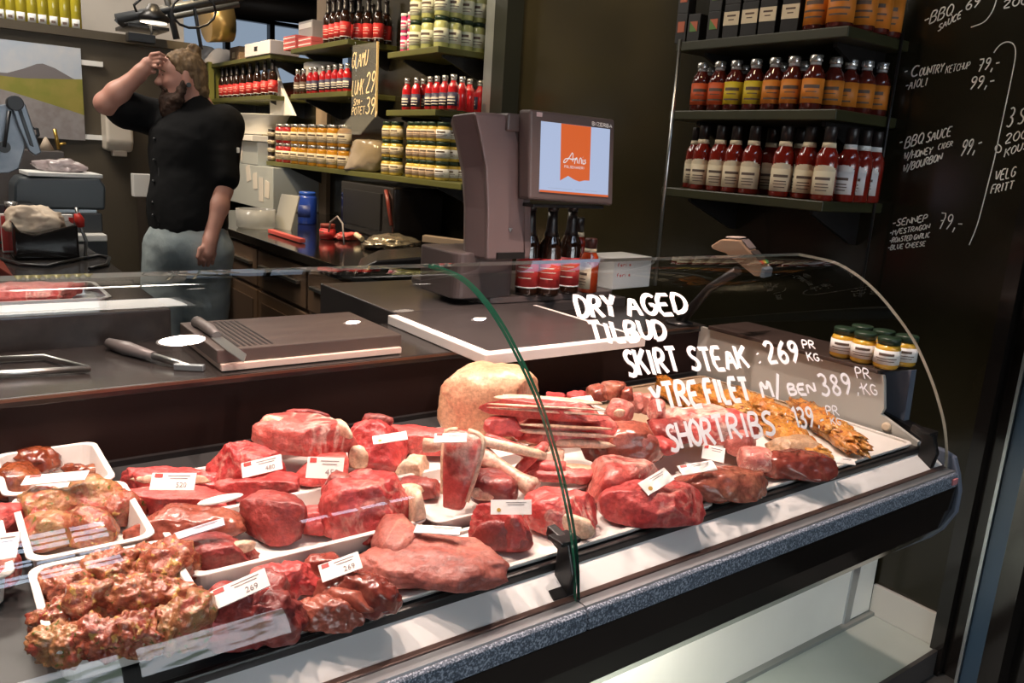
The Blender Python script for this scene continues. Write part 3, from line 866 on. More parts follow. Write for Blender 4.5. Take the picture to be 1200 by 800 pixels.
def meat(name, label, bb, m, hf=.6, z=0.0, boxy=2.8, amp=.10, freq=2.2, yaw=0.0, size=None, bend=0.0, taper=0.0, pitch=0.0, roll=0.0, group=None, cat='meat', extras=(), sub=4):
    x0, y0, x1, y1 = bb
    cx, cy = (x0+x1)/2, (y0+y1)/2
    zb = ZD+.004+z
    hh = .04
    for _ in range(4):
        P = on(cx, cy, 2, zb+hh/2)
        dep = depth_of(P); s = dep/F_PX
        A = (x1-x0)*s; Vv = (y1-y0)*s
        el = math.atan2(H-P[2], math.hypot(P[0], P[1]))
        hh = hf*Vv/math.cos(el)
        B = (1-hf)*Vv/math.sin(el)
    if size: A, B, hh = size
    B = min(B, A*1.3) if not size else B
    if not size: A, B, hh = A*1.10, B*1.10, hh*1.06
    seed = sum(ord(c)*(i+1) for i, c in enumerate(label)) % 997
    V, Fs = blob(A, B, hh, seed, boxy, amp*1.5, freq, 5 if (x1-x0) > 60 else 4, bend, taper, 2 if m in ('marin', 'marin2', 'orange', 'glaze') else 5)
    o = link_mesh(name, V, Fs, MT[m], smooth=True)
    P = on(cx, cy, 2, zb+hh/2)
    o.location = (P[0], P[1], zb)
    o.rotation_euler = (math.radians(pitch), math.radians(roll), math.radians(yaw)-YAW)
    for k, (pn, pm, c, d, rz) in enumerate(extras):
        V2, F2 = blob(d[0]*A, d[1]*B, d[2]*hh, seed*13+k, 2.5, .12, 2.5, 3)
        p = link_mesh(pn, V2, F2, MT[pm], o, smooth=True)
        p.location = (c[0]*A, c[1]*B, c[2]*hh); p.rotation_euler = (0, 0, math.radians(rz))
    MEATS.append(o)
    return tag(o, label, cat, group)

# trays, back to front
def dk(px, py): return on(px, py, 2, ZD)[:2]
tray2(.060, .198, 1.165, 1.335, .045, 'deep white dish with dark glazed meat against the back of the case')
tray2(.068, .205, .962, 1.158, .045, 'deep white dish of herb-marinated pork, second from the back on the left')
tray2(.066, .214, .768, .957, .042, 'front white dish heaped with marinated pork pieces')
tray2(-.12, .056, .95, 1.15, .040, 'white dish cut off by the left edge of the photo')
tray2(.215, .84, 1.05, 1.235, .012, 'white tray under the fresh beef cuts along the back wall')
tray2(.218, .535, .868, 1.038, .030, 'long white tray under the two tenderloins and dark chunks')
tray2(.222, .525, .741, .862, .008, 'front white tray under the dark 269 meats and flat brown steak')
tray2(.54, .985, .868, 1.042, .022, 'white tray under the bones and bone-in steak')
tray2(.530, .985, .741, .862, .008, 'front white tray under the small roast and steak chunk right of centre')
ot = tray2(1.16, 1.60, .99, 1.30, .007, 'tan tray under the orange marinated meat at the far right')
ot.data.materials.clear(); ot.data.materials.append(mat('tan_melamine', (.40, .29, .19), .4))
tray2(.99, 1.60, .741, .982, .008, 'white tray under the liver and sausages near the right end')
tray2(.85, 1.15, 1.05, 1.30, .012, 'white tray under the rib slabs and the ham joint at the back')

M_ = meat
# glazed pieces in the back left dish
M_('glazed_meat', 'dark glazed meat piece at the left wall of the deep back dish', (-6, 540, 36, 586), 'glaze', .55, .008, 3, .2)
M_('glazed_meat', 'largest dark glazed meat piece with a herb sprig in the back dish', (24, 520, 64, 556), 'glaze', .65, .010, 2.6, .25)
M_('glazed_meat', 'small dark glazed meat scrap behind the left price card', (74, 541, 100, 556), 'glaze', .6, .010, 2.5, .25)
M_('glazed_meat', 'smallest dark glazed scrap at the right corner of the back dish', (99, 543, 117, 556), 'glaze', .6, .010, 2.5, .25)
# herb pork, second dish
M_('marinated_pork', 'rolled herb-marinated pork piece filling the left of the second dish', (20, 566, 92, 628), 'marin2', .6, .006, 2.5, .16)
M_('marinated_pork', 'herb-marinated pork piece in the middle of the second dish', (82, 550, 138, 618), 'marin2', .6, .006, 2.5, .16)
M_('marinated_pork', 'herb-marinated pork strip along the right wall of the second dish', (128, 562, 168, 622), 'marin', .5, .006, 2.6, .16)
M_('marinated_pork', 'herb-marinated pork piece at the front left of the second dish', (24, 596, 84, 646), 'marin2', .6, .012, 2.5, .16)
M_('marinated_pork', 'herb-marinated pork piece at the front middle of the second dish', (78, 590, 138, 642), 'marin', .6, .012, 2.5, .16)
# left edge
M_('pork_cut', 'pink pork cut at the left edge above the white card', (-40, 584, 22, 640), 'bright', .6, .006)
M_('pork_cut', 'pink pork cut at the left edge below the white card', (-40, 640, 24, 690), 'bright', .6, .006)
# front heap of marinated pork
for lab, bb, mm, z in [
    ('marinated pork piece at the back left of the front dish', (56, 662, 108, 705), 'marin', .006),
    ('marinated pork piece at the back middle of the front dish', (104, 640, 156, 690), 'marin', .006),
    ('upright marinated pork roll at the back right corner of the front dish', (176, 630, 222, 690), 'marin', .004),
    ('marinated pork piece left of the upright roll in the front dish', (148, 636, 186, 676), 'marin', .006),
    ('herb-coated pork piece at the left wall of the front dish', (48, 694, 100, 744), 'marin', .006),
    ('round marinated pork piece on top of the front heap', (86, 676, 130, 722), 'marin', .035),
    ('broad marinated pork piece on top of the front heap, right of the round one', (126, 668, 186, 716), 'marin', .035),
    ('marinated pork slice at the right side of the front heap', (180, 674, 226, 724), 'marin', .022),
    ('herb-flecked pork piece at the front left corner of the front dish', (46, 728, 98, 772), 'marin2', .020),
    ('marinated pork piece at the front of the heap, second from left', (92, 722, 142, 766), 'marin', .024),
    ('marinated pork piece at the front of the heap, third from left', (136, 714, 186, 762), 'marin', .026),
    ('golden herb-coated pork piece at the front right corner of the heap', (178, 704, 226, 756), 'marin2', .022),
    ('crumbly golden herb pork scrap hanging over the right front edge', (208, 690, 242, 752), 'marin2', .026)]:
    x0, y0, x1, y1 = bb; gx, gy = (x1-x0)*.13, (y1-y0)*.10
    M_('marinated_pork', lab, (x0-gx, y0-gy+3, x1+gx, y1+gy+5), mm, .6, z, 2.4, .24, 3.4)
# back row, left to right
M_('flank_steak', 'flank steak with orange fat under the card reading 520', (138, 543, 254, 580), 'red', .62, .008, 2.8, .12, extras=[('fat_strip', 'fat', (.1, -.3, .55), (.7, .25, .4), 8)])
M_('flank_steak', 'lower flank steak in front of the 520 card', (140, 566, 266, 610), 'bright', .55, .004, 3, .1)
M_('beef_roast', 'large lean beef roast carrying the card reading 480', (243, 515, 336, 578), 'red', .68, .006, 2.9, .12)
M_('beef_roast', 'lean beef slab lying in front of the 480 roast', (262, 545, 362, 590), 'red', .5, .004, 3.2, .08)
M_('ribeye_steak', 'thick marbled ribeye with pale fat on top of the back pile', (306, 481, 419, 534), 'marble', .62, .035, 3.2, .08,
   extras=[('fat_cap', 'fat', (-.30, -.1, .62), (.16, .5, .42), 70), ('fat_cap', 'fat', (.33, -.1, .60), (.12, .7, .40), 40), ('rind', 'dark', (-.1, .42, .6), (.5, .2, .42), 4)])
M_('beef_slab', 'beef slab under the thick ribeye behind the card reading 450', (349, 526, 414, 570), 'bright', .55, .004, 3.4, .06)
M_('ribeye_steak', 'crusted red ribeye leaning right of the thick marbled one', (412, 486, 474, 552), 'red', .68, .006, 2.7, .14, extras=[('rind', 'dark', (-.1, .4, .72), (.6, .25, .3), 0), ('fat_lump', 'fat', (-.25, -.42, .1), (.35, .2, .5), 10)])
M_('ribeye_steak', 'long red beef cut behind the upright bone-in steak', (440, 496, 570, 534), 'bright', .6, .010, 3, .1)
M_('gristle_piece', 'cream coloured fat and gristle lump left of the upright steak', (468, 532, 502, 562), 'fat', .6, .006, 2.8, .18)
M_('gristle_piece', 'dark beef trim with cream fat under the gristle lump', (466, 556, 514, 586), 'dark', .5, .004, 2.8, .22, extras=[('fat_lump', 'fat', (-.1, -.3, .5), (.6, .4, .5), 10)])
# fat covered roast at the back wall
M_('beef_rump', 'big roast under a thick tan fat cap against the back wall', (521, 422, 628, 516), 'fatcap', .78, .004, 3.0, .05, extras=[('cut_face', 'red', (.38, -.36, .22), (.42, .25, .42), -30)])
# middle tray
M_('tenderloin', 'upper brown tenderloin lying behind the edge-on grey card', (160, 584, 280, 640), 'brown', .5, .006, 2.4, .12, yaw=12)
M_('tenderloin', 'lower dark red tenderloin in front of the edge-on grey card', (200, 617, 302, 676), 'dark', .55, .006, 2.4, .10, yaw=10, extras=[('fat_streak', 'fat', (.3, -.1, .62), (.28, .3, .3), 30)])
M_('aged_chunk', 'dark aged beef block with pale mark, right of the tenderloins', (283, 574, 357, 636), 'dark', .62, .004, 3.6, .07, yaw=-20)
M_('beef_wedge', 'small red beef wedge between the dark block and the big roast', (350, 590, 390, 628), 'red', .6, .004, 2.8, .12)
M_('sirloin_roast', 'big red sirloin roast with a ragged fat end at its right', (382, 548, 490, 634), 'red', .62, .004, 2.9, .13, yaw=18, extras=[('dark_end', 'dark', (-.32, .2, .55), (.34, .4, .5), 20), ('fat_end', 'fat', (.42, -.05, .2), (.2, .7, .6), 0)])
# front tray
M_('beef_cheek', 'dark red cheek meat under the front card reading 269', (240, 664, 346, 762), 'dark', .55, .004, 2.5, .22, 2.8, extras=[('fat_streak', 'bright', (.08, .05, .80), (.22, .8, .25), 20), ('lobe', 'red', (-.3, -.25, .2), (.5, .5, .6), 0)])
M_('beef_cheek', 'small red cheek piece behind the left 269 card', (300, 654, 376, 702), 'red', .55, .004, 2.5, .2)
M_('beef_kidney', 'dark shiny offal piece behind the right 269 card', (358, 644, 408, 676), 'liver', .5, .004, 2.4, .14)
M_('beef_kidney', 'glossy brown-purple heart piece in front of the right 269 card', (372, 664, 466, 724), 'liver', .6, .006, 2.4, .14, extras=[('lobe', 'brown', (-.1, -.35, .3), (.7, .4, .5), -10)])
M_('beef_kidney', 'curled brown offal piece at the rail between the two front piles', (348, 694, 424, 742), 'brown', .55, .004, 2.3, .2)
M_('flat_steak', 'broad flat brown steak draped beside the front rail', (426, 608, 598, 694), 'steak', .34, .004, 2.2, .12, 2.4, yaw=-4, taper=-.12, extras=[('fold', 'steak', (-.26, .12, .30), (.34, .75, .95), 35)])
# bones and bone-in steaks
def tbone():
    # upright slab: outline in its own plane, thick 3 cm, with a pale fat rim and a bone along the left side
    out = [(-.014, .0), (-.019, .03), (-.024, .065), (-.028, .100), (-.022, .112), (.012, .112), (.030, .106), (.031, .085), (.025, .05), (.019, .02), (.016, .0), (0, -.002)]
    P = [np.array(p) for p in smooth_line(smooth_line(out+[out[0]]))[:-1]]
    n = len(P); V = []; Fs = []
    for sc_, y in ((.80, -.017), (.95, -.013), (1.0, 0), (.95, .013), (.80, .017)):
        for p in P:
            q = (p-np.array([0, .06]))*sc_+np.array([0, .06]); V.append((q[0], y, q[1]))
    for i in range(4):
        for k in range(n):
            a, b = i*n+k, i*n+(k+1) % n
            Fs.append((a, b, b+n, a+n))
    Fs += [tuple(range(n-1, -1, -1)), tuple(range(4*n, 5*n))]
    o = link_mesh('bone_in_steak', V, Fs, MT['marble'], smooth=True)
    rim = MB(); pts = [(p[0]*.97, -.006, p[1]) for p in P if p[0] > .0 and p[1] > .012]
    pts.sort(key=lambda q: q[2])
    rim.tube(pts, .0052, 8)
    pl_ = sorted([(p[0]*.97, -.006, p[1]) for p in P if p[0] < -.005 and p[1] > .012], key=lambda q: q[2])
    rim.tube(pl_, .0042, 8); rim.build('fat_rim', MT['fat'], o)
    bn = MB().tube([(-.056, .0, .084), (-.040, 0, .086), (-.026, 0, .092)], [.011, .010, .009], 10); bn.build('bone', MT['bone'], o)
    return o
tb = tbone()
pp = on(531, 596, 2, ZD+.024)
tb.location = (pp[0], pp[1], ZD+.024); tb.rotation_euler = (math.radians(-22), math.radians(2), -YAW-.1)
tag(tb, 'upright bone-in sirloin steak with white fat edges standing in the middle', 'meat')
def bone(label, a, b, r, z0, z1, m='bone', name='beef_bone', ends=True):
    A, B = on(*a, 2, ZD+z0), on(*b, 2, ZD+z1)
    mid = (A+B)/2; t = B-A
    k = [A-mid, A-mid+t*.08, A-mid+t*.3, A-mid+t*.7, A-mid+t*.92, B-mid]
    rs = [r*.9, r*1.15, r*.85, r*.8, r*1.15, r*.9] if ends else [r*.6, r*.9, r, r, r*.9, r*.6]
    o = MB().tube(k, rs, 12).build(name, MT[m])
    o.location = mid
    return tag(o, label, 'bone' if m == 'bone' else 'meat')
bone('long pale shank bone lying diagonally right of the upright steak', (562, 532), (628, 574), .014, .075, .045)
bone('thin yellowish rib strip arching over the upright steak', (520, 506), (640, 534), .008, .11, .075, 'fat', 'rib_strip', False)
bone('thin red rib strip below the arching yellow one', (568, 512), (628, 534), .009, .095, .07, 'red', 'rib_strip', False)
bone('short red rib strip crossing between the bones', (606, 552), (640, 520), .009, .05, .075, 'bright', 'rib_strip', False)
M_('bone_chunk', 'dark sawn bone-in chunk right of the upright steak', (553, 545, 604, 592), 'dark', .6, .020, 3.4, .10, extras=[('bone_end', 'bone', (-.2, -.42, .25), (.5, .25, .45), 0)])
M_('bone_chunk', 'red meaty bone piece under the long shank bone', (548, 528, 580, 570), 'bright', .6, .024, 3, .12)
M_('bone_chunk', 'pale sawn bone block under the rack of ribs', (612, 520, 668, 560), 'bone', .6, .024, 3.4, .10, extras=[('meat_side', 'red', (0, -.25, .1), (1.0, .5, .6), 0)])
M_('short_rib', 'flat bone-in rib piece with cream fat lying right of the glass seam', (614, 540, 702, 566), 'bright', .45, .022, 3, .12, extras=[('fat_strip', 'fat', (.05, .1, .6), (.85, .5, .5), 3)])
# rib rack
def rack(label, bb, z, fat_front):
    o = M_('rib_rack', label, bb, 'bright', .62, z, 3.6, .06, 2.0, extras=[('bone_row', 'bone', (0, -.42, .50), (.92, .16, .14), 0), ('fat_side', 'fat', (0, -.36, .06) if fat_front else (0, .1, .86), (.94, .25, .28) if fat_front else (.9, .5, .2), 0), ('bone_row', 'fat', (0, -.44, .78), (.9, .12, .10), 2)])
    return o
rack('lower thick slab of short ribs with pale bone lines, beside the fat-capped roast', (604, 478, 716, 524), .060, True)
rack('upper rib slab lying on top of the short rib stack', (570, 463, 708, 492), .105, False)
M_('rib_end', 'small red rib end below the upper slab at its left', (570, 484, 612, 512), 'red', .6, .075, 3, .1)
# back right
M_('beef_cube', 'small red beef cube peeking over the rib slabs', (640, 458, 664, 482), 'red', .65, .10, 3.2, .1)
M_('beef_cube', 'larger red beef cube behind the white card over the ribs', (660, 455, 690, 482), 'red', .65, .10, 3.0, .12)
for i, bb in enumerate([(686, 448, 712, 472), (704, 444, 734, 470), (726, 450, 742, 472)]):
    M_('smoked_sausage', ['left', 'middle', 'right'][i]+' one of three smoked brown meat chunks at the back wall', bb, 'brown', .65, .09, 2.8, .14)
M_('rolled_roast', 'orange rolled belly slice showing its spiral end', (708, 464, 742, 496), 'sausage', .7, .07, 2.3, .06, extras=[('spiral_centre', 'fat', (0, -.42, .35), (.4, .2, .35), 0)])
for i, bb in enumerate([(738, 456, 756, 486), (750, 458, 768, 488), (760, 464, 782, 496)]):
    M_('fresh_sausage', ['left', 'middle', 'right'][i]+' one of three pink sausages right of the rolled belly slice', bb, 'sausage', .7, .06, 2.2, .05)
M_('ham_joint', 'brown-red ham joint with a round pink cut end', (688, 490, 776, 550), 'brown', .66, .020, 2.6, .08, yaw=25, extras=[('cut_end', 'sausage', (.12, -.36, .42), (.34, .2, .50), 0)])
M_('lamb_loin', 'thin red lamb loin behind the ribeye pair', (712, 506, 792, 536), 'red', .5, .03, 2.6, .12, yaw=15)
M_('pork_belly', 'slab of streaky pork belly behind the lettering', (768, 470, 880, 520), 'marble', .6, .03, 2.8, .10)
M_('beef_slab', 'speckled dark beef strip under the lettering left of the belly', (756, 486, 806, 520), 'dark', .55, .04, 2.8, .12)
# front right
M_('ribeye_roast', 'ribeye roast showing a pale fat eye on its cut face', (684, 530, 776, 590), 'marble', .62, .006, 3.2, .06, yaw=22, extras=[('fat_eye', 'fat', (.02, -.36, .46), (.16, .16, .40), 0)])
M_('beef_block', 'large red beef block carrying a tilted price card right of centre', (708, 560, 822, 617), 'red', .58, .004, 3.4, .06, yaw=14)
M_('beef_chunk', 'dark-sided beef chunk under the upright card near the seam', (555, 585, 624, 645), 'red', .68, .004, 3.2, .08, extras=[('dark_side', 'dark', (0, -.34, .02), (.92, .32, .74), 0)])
M_('beef_steak', 'thick beef steak with fat seam behind the glass bracket', (618, 566, 702, 628), 'bright', .58, .004, 3.0, .10, yaw=-12, extras=[('fat_side', 'fat', (.1, -.38, .06), (.7, .2, .6), 0)])
M_('liver', 'brown marbled liver with two price cards on it', (786, 540, 902, 590), 'brown', .55, .004, 2.5, .10, yaw=6)
M_('liver', 'dark glossy liver at the rail nearest the right end', (888, 522, 976, 564), 'liver', .6, .004, 2.5, .07)
M_('cured_sausage', 'plain pink cured sausage standing behind the mottled one', (850, 500, 884, 536), 'sausage', .7, .02, 2.2, .05)
M_('cured_sausage', 'mottled salami-like sausage end lying before the pate', (868, 520, 906, 554), 'salami', .65, .012, 2.3, .05)
M_('pate_loaf', 'smooth beige pate loaf behind the dark liver', (902, 506, 968, 540), 'pate', .6, .010, 2.6, .05)
# orange marinated meat: long strips
def strip(a, b, wd, hh, z, label):
    A, B = on(*a, 2, ZD+z+hh/2), on(*b, 2, ZD+z+hh/2)
    t = B-A; L_ = float(np.linalg.norm(t))
    V, Fs = blob(L_, wd, hh, sum(ord(c) for c in label) % 991, 2.4, .34, 3.2, 5, .10, 0, 1)
    o = link_mesh('marinated_chicken', V, Fs, MT['orange'], smooth=True)
    m_ = (A+B)/2
    o.location = (m_[0], m_[1], ZD+z); o.rotation_euler = (0, 0, math.atan2(t[1], t[0]))
    return tag(o, label, 'meat')
for a, b, lab in [((772, 446), (832, 486), 'rearmost orange marinated chicken strip behind the lettering'), ((812, 448), (884, 492), 'orange marinated chicken strip behind the word FILET'),
                  ((856, 456), (932, 498), 'dark orange marinated strip in the middle of the far right tray'), ((900, 490), (966, 546), 'left one of two long orange marinated strips at the right end'),
                  ((930, 468), (1010, 528), 'right one of two long orange marinated strips at the right end')]:
    strip(a, b, .062, .036, .008, lab)
# white plastic blade and edge-on card
bl = MB().ball((0, 0, 0), (.030, .0075, .003), 8).build('plastic_scraper', m_white)
bl.location = on(258, 585, 2, ZD+.075); bl.rotation_euler = (math.radians(20), math.radians(-14), -YAW+.1)
tag(bl, 'white plastic blade lying between the flank steak and the brown tenderloin', 'scraper')

# ------------------------------------------------------------------ price cards
m_card = mat('price_card', (.86, .82, .78), .45)
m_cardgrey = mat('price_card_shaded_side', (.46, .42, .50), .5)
m_ink = mat('grey_print', (.30, .25, .24), .7)
m_logo = mat('red_emblem', (.60, .06, .05), .5)
m_gold = mat('gold_seal', (.50, .30, .06), .4)
def card(cx, cy, wpx, hpx, ang, zc, label, num=None, lean=30, logo='red', m=None, tw=0.0):
    P = on(cx, cy, 2, ZD+zc)
    s = depth_of(P)/F_PX
    wd, ht = wpx*s, hpx*s/math.cos(math.radians(lean)-.25)
    a = math.radians(ang); l = math.radians(lean); t = math.radians(tw)
    r, u, n = RT, UP, -FW
    u2 = u*math.cos(l)-n*math.sin(l); n2 = n*math.cos(l)+u*math.sin(l)
    X = r*math.cos(a)+u2*math.sin(a); Y = -r*math.sin(a)+u2*math.cos(a)
    if t:
        X = X*math.cos(t)+n2*math.sin(t); n2 = np.cross(X, Y)
    o = MB().box((0, 0, 0), (wd, ht, .0016)).build('price_card', m or m_card)
    Mx = Matrix.Identity(4)
    for i in range(3):
        Mx[i][0], Mx[i][1], Mx[i][2], Mx[i][3] = X[i], Y[i], n2[i], P[i]
    o.matrix_world = Mx
    o.matrix_basis = Mx
    if logo == 'red':
        MB().box((-wd*.34, ht*.34, .0011), (wd*.18, ht*.22, .0006)).build('emblem', m_logo, o)
    elif logo == 'gold':
        MB().lathe([(ht*.14, .0008), (ht*.14, .0014)], (-wd*.30, -ht*.20, 0), 14).build('seal', m_gold, o)
    ln = MB()
    for q in range(2):
        ln.box((wd*.12, ht*(.32-.15*q), .001), (wd*(.50-.1*q), ht*.035, .0005))
    ln.build('printed_lines', m_ink, o)
    if num:
        flat_text('printed_price', num, ht*.42, m_ink, o, (wd*.20, -ht*.22, .001), (0, 0, 0))
    return tag(o, label, 'price tag')
card(65, 560, 70, 12, 9, .075, 'white price card laid on the pork in the left rear dish', None, 62)
card(203, 564, 52, 20, 0, .070, 'white price card reading 520 on the flank steak', '520', 25)
card(307, 546, 47, 18, 14, .080, 'white price card reading 480 on the lean roast', '480', 25)
card(381, 548, 43, 25, -2, .062, 'upright white price card reading 450 below the thick ribeye', '450', 20)
card(457, 513, 40, 11, 14, .085, 'white price card with gold seal on the crusted ribeye', None, 58, 'gold')
card(528, 513, 38, 12, 2, .128, 'white price card lying on top of the upright bone-in steak', None, 60, 'red')
card(281, 690, 66, 22, 27, .075, 'left front price card reading 269 on dark red cheek meat', '269', 40)
card(399, 664, 48, 20, 22, .060, 'right front price card reading 269 between the offal pieces', '269', 40)
card(513, 621, 54, 9, -6, .058, 'white price card seen nearly edge-on above the flat brown steak', None, 70, None)
card(549, 684, 38, 6, 18, .022, 'white price card tucked by the rail below the flat brown steak', None, 72, None)
card(599, 594, 48, 17, 0, .075, 'upright white price card with gold seal on the dark-sided chunk', None, 20, 'gold')
card(769, 564, 40, 17, 33, .070, 'tilted white price card with gold seal on the large beef block', None, 42, 'gold')
card(817, 548, 44, 12, 13, .062, 'left white price card on the brown liver', None, 55, 'red')
card(836, 531, 26, 18, -14, .062, 'right white price card with red corner behind the liver', None, 30, 'red')
card(678, 469, 34, 9, 12, .135, 'white price card on the beef cubes over the rib slabs', None, 58, None)
card(812, 480, 26, 6, 6, .085, 'white price card among the orange chicken below the word YTRE', None, 60, None)
card(990, 540, 22, 8, -10, .030, 'white card at the rail by the two orange strips', None, 60, None)
card(234, 620, 56, 9, 25, .066, 'grey price card seen edge-on between the two tenderloins', None, 55, None, m_cardgrey)
card(4, 640, 34, 30, 8, .072, 'white price card cut off by the left edge of the photo', None, 30, 'red')
# ------------------------------------------------------------------ wall shelves
XF = 1.95            # front line of the shelves
def shelf(name, y0, y1, z, label, m, t=.028, x0=XF):
    o = MB().box2((x0, y0, z-t), (WX, y1, z)).build(name, m, bevel=.003)
    for y in (y0+.12*(y1-y0), y1-.12*(y1-y0)):
        MB().prism([(WX, z-t), (WX, z-t-.10), (WX-.02, z-t-.10), (x0+.06, z-t-.012), (x0+.06, z-t)], y-.006, y+.006, 1).build('bracket', m_black, o)
    return tag(o, label, 'shelf', None)
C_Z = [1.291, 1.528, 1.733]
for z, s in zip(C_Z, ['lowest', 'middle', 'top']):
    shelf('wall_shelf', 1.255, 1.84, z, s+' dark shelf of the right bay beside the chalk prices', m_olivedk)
B_Z = [1.545, 1.820]
for z, s in zip(B_Z, ['lower', 'upper']):
    shelf('wall_shelf', 3.285, 3.77, z, s+' olive shelf of the middle bay left of the metal post', m_olive)
A_Z = [1.650, 1.920]
for z, s in zip(A_Z, ['lower', 'upper']):
    shelf('wall_shelf', 4.235, 5.06, z, s+' olive shelf behind the hanging acrylic sign', m_olive)
LOWZ = 1.226
shelf('wall_shelf', 3.04, 5.50, LOWZ, 'long olive shelf of jars over the back worktop', m_olive)
L_Z = [1.655, 1.915]
for z, s in zip(L_Z, ['lower', 'upper']):
    shelf('wall_shelf', 5.42, 6.75, z, s+' olive shelf at the far left, right of the man', m_olive)
gp = MB().box2((1.93, 6.76, 0.9), (2.25, 6.82, 1.93)).box2((1.93, 6.72, 0.9), (1.97, 6.82, 1.93)).build('shelf_side_panel', mat('green_panel', (.17, .165, .03), .5))
tag(gp, 'olive green upright side panel right behind the man\'s head', 'panel')
rd = MB().tube([(1.95, 1.825, .97), (1.95, 1.825, 1.74)], .0055, 10).build('shelf_rod', m_steel)
tag(rd, 'thin steel rod holding the left front corners of the right shelf bay', 'rod')
rd = MB().tube([(2.20, 1.25, 1.02), (2.20, 1.25, 1.75)], .004, 8).build('shelf_rod', m_black)
tag(rd, 'thin dark rod at the near rear corner of the right shelf bay', 'rod')

# ------------------------------------------------------------------ bottles and jars
m_beer = mat('brown_bottle_glass', (.022, .008, .004), .06, spec=.6, coat=.6)
m_sauce = mat('red_sauce', (.19, .012, .006), .10, spec=.5, coat=.6)
m_sauce2 = mat('dark_sauce', (.085, .012, .008), .08, spec=.5, coat=.6)
m_redsauce = mat('bright_red_sauce', (.48, .015, .02), .1, spec=.5, coat=.6)
m_capblk = mat('black_shrink_cap', (.014, .010, .010), .35)
m_capsil = mat('silver_cap', (.55, .54, .52), .25, metal=.8)
m_capgrn = mat('dark_green_lid', (.015, .035, .018), .4)
m_cream = mat('cream_label', (.70, .60, .42), .6)
m_white_l = mat('white_label', (.74, .74, .72), .6)
m_redl = mat('red_label', (.58, .035, .035), .5)
m_orl = mat('orange_label', (.62, .20, .02), .5)
m_yel = mat('yellow_label', (.62, .46, .02), .5)
m_rol = mat('red_orange_label', (.58, .09, .02), .5)
m_navy = mat('navy_label', (.045, .04, .085), .5)
m_txt = mat('label_print', (.12, .08, .06), .7)
m_txtw = mat('pale_label_print', (.8, .72, .6), .7)
m_honey = mat('amber_preserve', (.50, .22, .015), .12, coat=.6)
m_chut = mat('red_preserve', (.38, .02, .02), .12, coat=.6)
m_lime = mat('pale_lime_preserve', (.50, .52, .20), .15, coat=.5)
m_mayo = mat('yellow_cream', (.62, .45, .08), .2, coat=.5)
m_lemon = mat('lemonade', (.46, .38, .03), .12, coat=.5)
m_clear = mat('clear_glass_neck', (.32, .33, .33), .06, spec=.8, coat=.8)

def make_bottle(name, prof, m_body, cap=None, label=None, extra=(), lines=None, n=18):
    """glass body with cap, wrapped label and printed lines as its parts; label faces -x"""
    o = MB().lathe(prof, (0, 0, 0), n).build(name, m_body)
    if cap:
        MB().lathe(cap[0], (0, 0, 0), n).build('cap', cap[1], o)
    for nm, pr, mm in extra:
        MB().lathe(pr, (0, 0, 0), n).build(nm, mm, o)
    if label:
        r, z0, z1, mm, half = label[:5]
        a0, a1 = math.pi-half, math.pi+half
        lb = MB().lathe([(r-.0004, z0), (r, z0), (r, z1), (r-.0004, z1)], (0, 0, 0), 16, a0, a1)
        if len(label) > 5:      # arched top
            for k in range(5):
                t = k/5*math.pi/2; t2 = (k+1)/5*math.pi/2
                hh = half*math.cos((t+t2)/2)
                lb.lathe([(r, z1+label[5]*math.sin(t)), (r, z1+label[5]*math.sin(t2))], (0, 0, 0), 10, math.pi-hh, math.pi+hh)
        lo = lb.build('label', mm, o)
        if lines:
            tx = MB()
            for (za, zb, hw) in lines[0]:
                tx.lathe([(r+.0005, z0+za*(z1-z0)), (r+.0005, z0+zb*(z1-z0))], (0, 0, 0), 8, math.pi-hw*half, math.pi+hw*half)
            tx.build('printed_text', lines[1], lo)
    return Kind(o)
LN = [(.62, .74, .55), (.42, .47, .45), (.30, .34, .5), (.16, .20, .4)]
def beer_prof(s=1.0):
    return [(.024*s, 0), (.0295*s, .003), (.0302*s, .010), (.0302*s, .128), (.027*s, .142), (.019*s, .158), (.0145*s, .172), (.0125*s, .20), (.0118*s, .222), (.0132*s, .224), (.0132*s, .230), (.010*s, .231)]
K_beer = make_bottle('beer_bottle', beer_prof(), m_beer, ([(.0142, .222), (.0142, .232), (.011, .236), (.001, .2365)], m_capblk),
                     (.0307, .024, .100, m_redl, 2.6), [('neck_foil', [(.0200, .158), (.0155, .172), (.0134, .20), (.0126, .222)], m_capblk),
                      ('label_border', [(.0309, .021), (.0309, .0245)], m_white_l)], ([(.66, .70, .25), (.52, .545, .32), (.30, .33, .22)], m_txtw))
K_tall = make_bottle('sauce_bottle', [(.026, 0), (.030, .004), (.030, .110), (.027, .124), (.019, .138), (.0155, .148), (.0145, .19)], m_sauce,
                     ([(.0158, .150), (.0162, .192), (.0150, .1955), (.001, .196)], m_capblk), (.0305, .016, .078, m_cream, 1.25, .016),
                     [('neck_band', [(.0185, .140), (.0172, .153)], m_cream)], (LN, m_txt))
K_tallw = make_bottle('sauce_bottle', [(.026, 0), (.030, .004), (.030, .110), (.027, .124), (.019, .138), (.0155, .148), (.0145, .19)], m_sauce,
                      ([(.0158, .150), (.0162, .192), (.0150, .1955), (.001, .196)], m_capblk), (.0305, .020, .080, m_white_l, 1.0, .018),
                      [('neck_band', [(.0185, .140), (.0172, .153)], m_white_l)], (LN, m_txt))
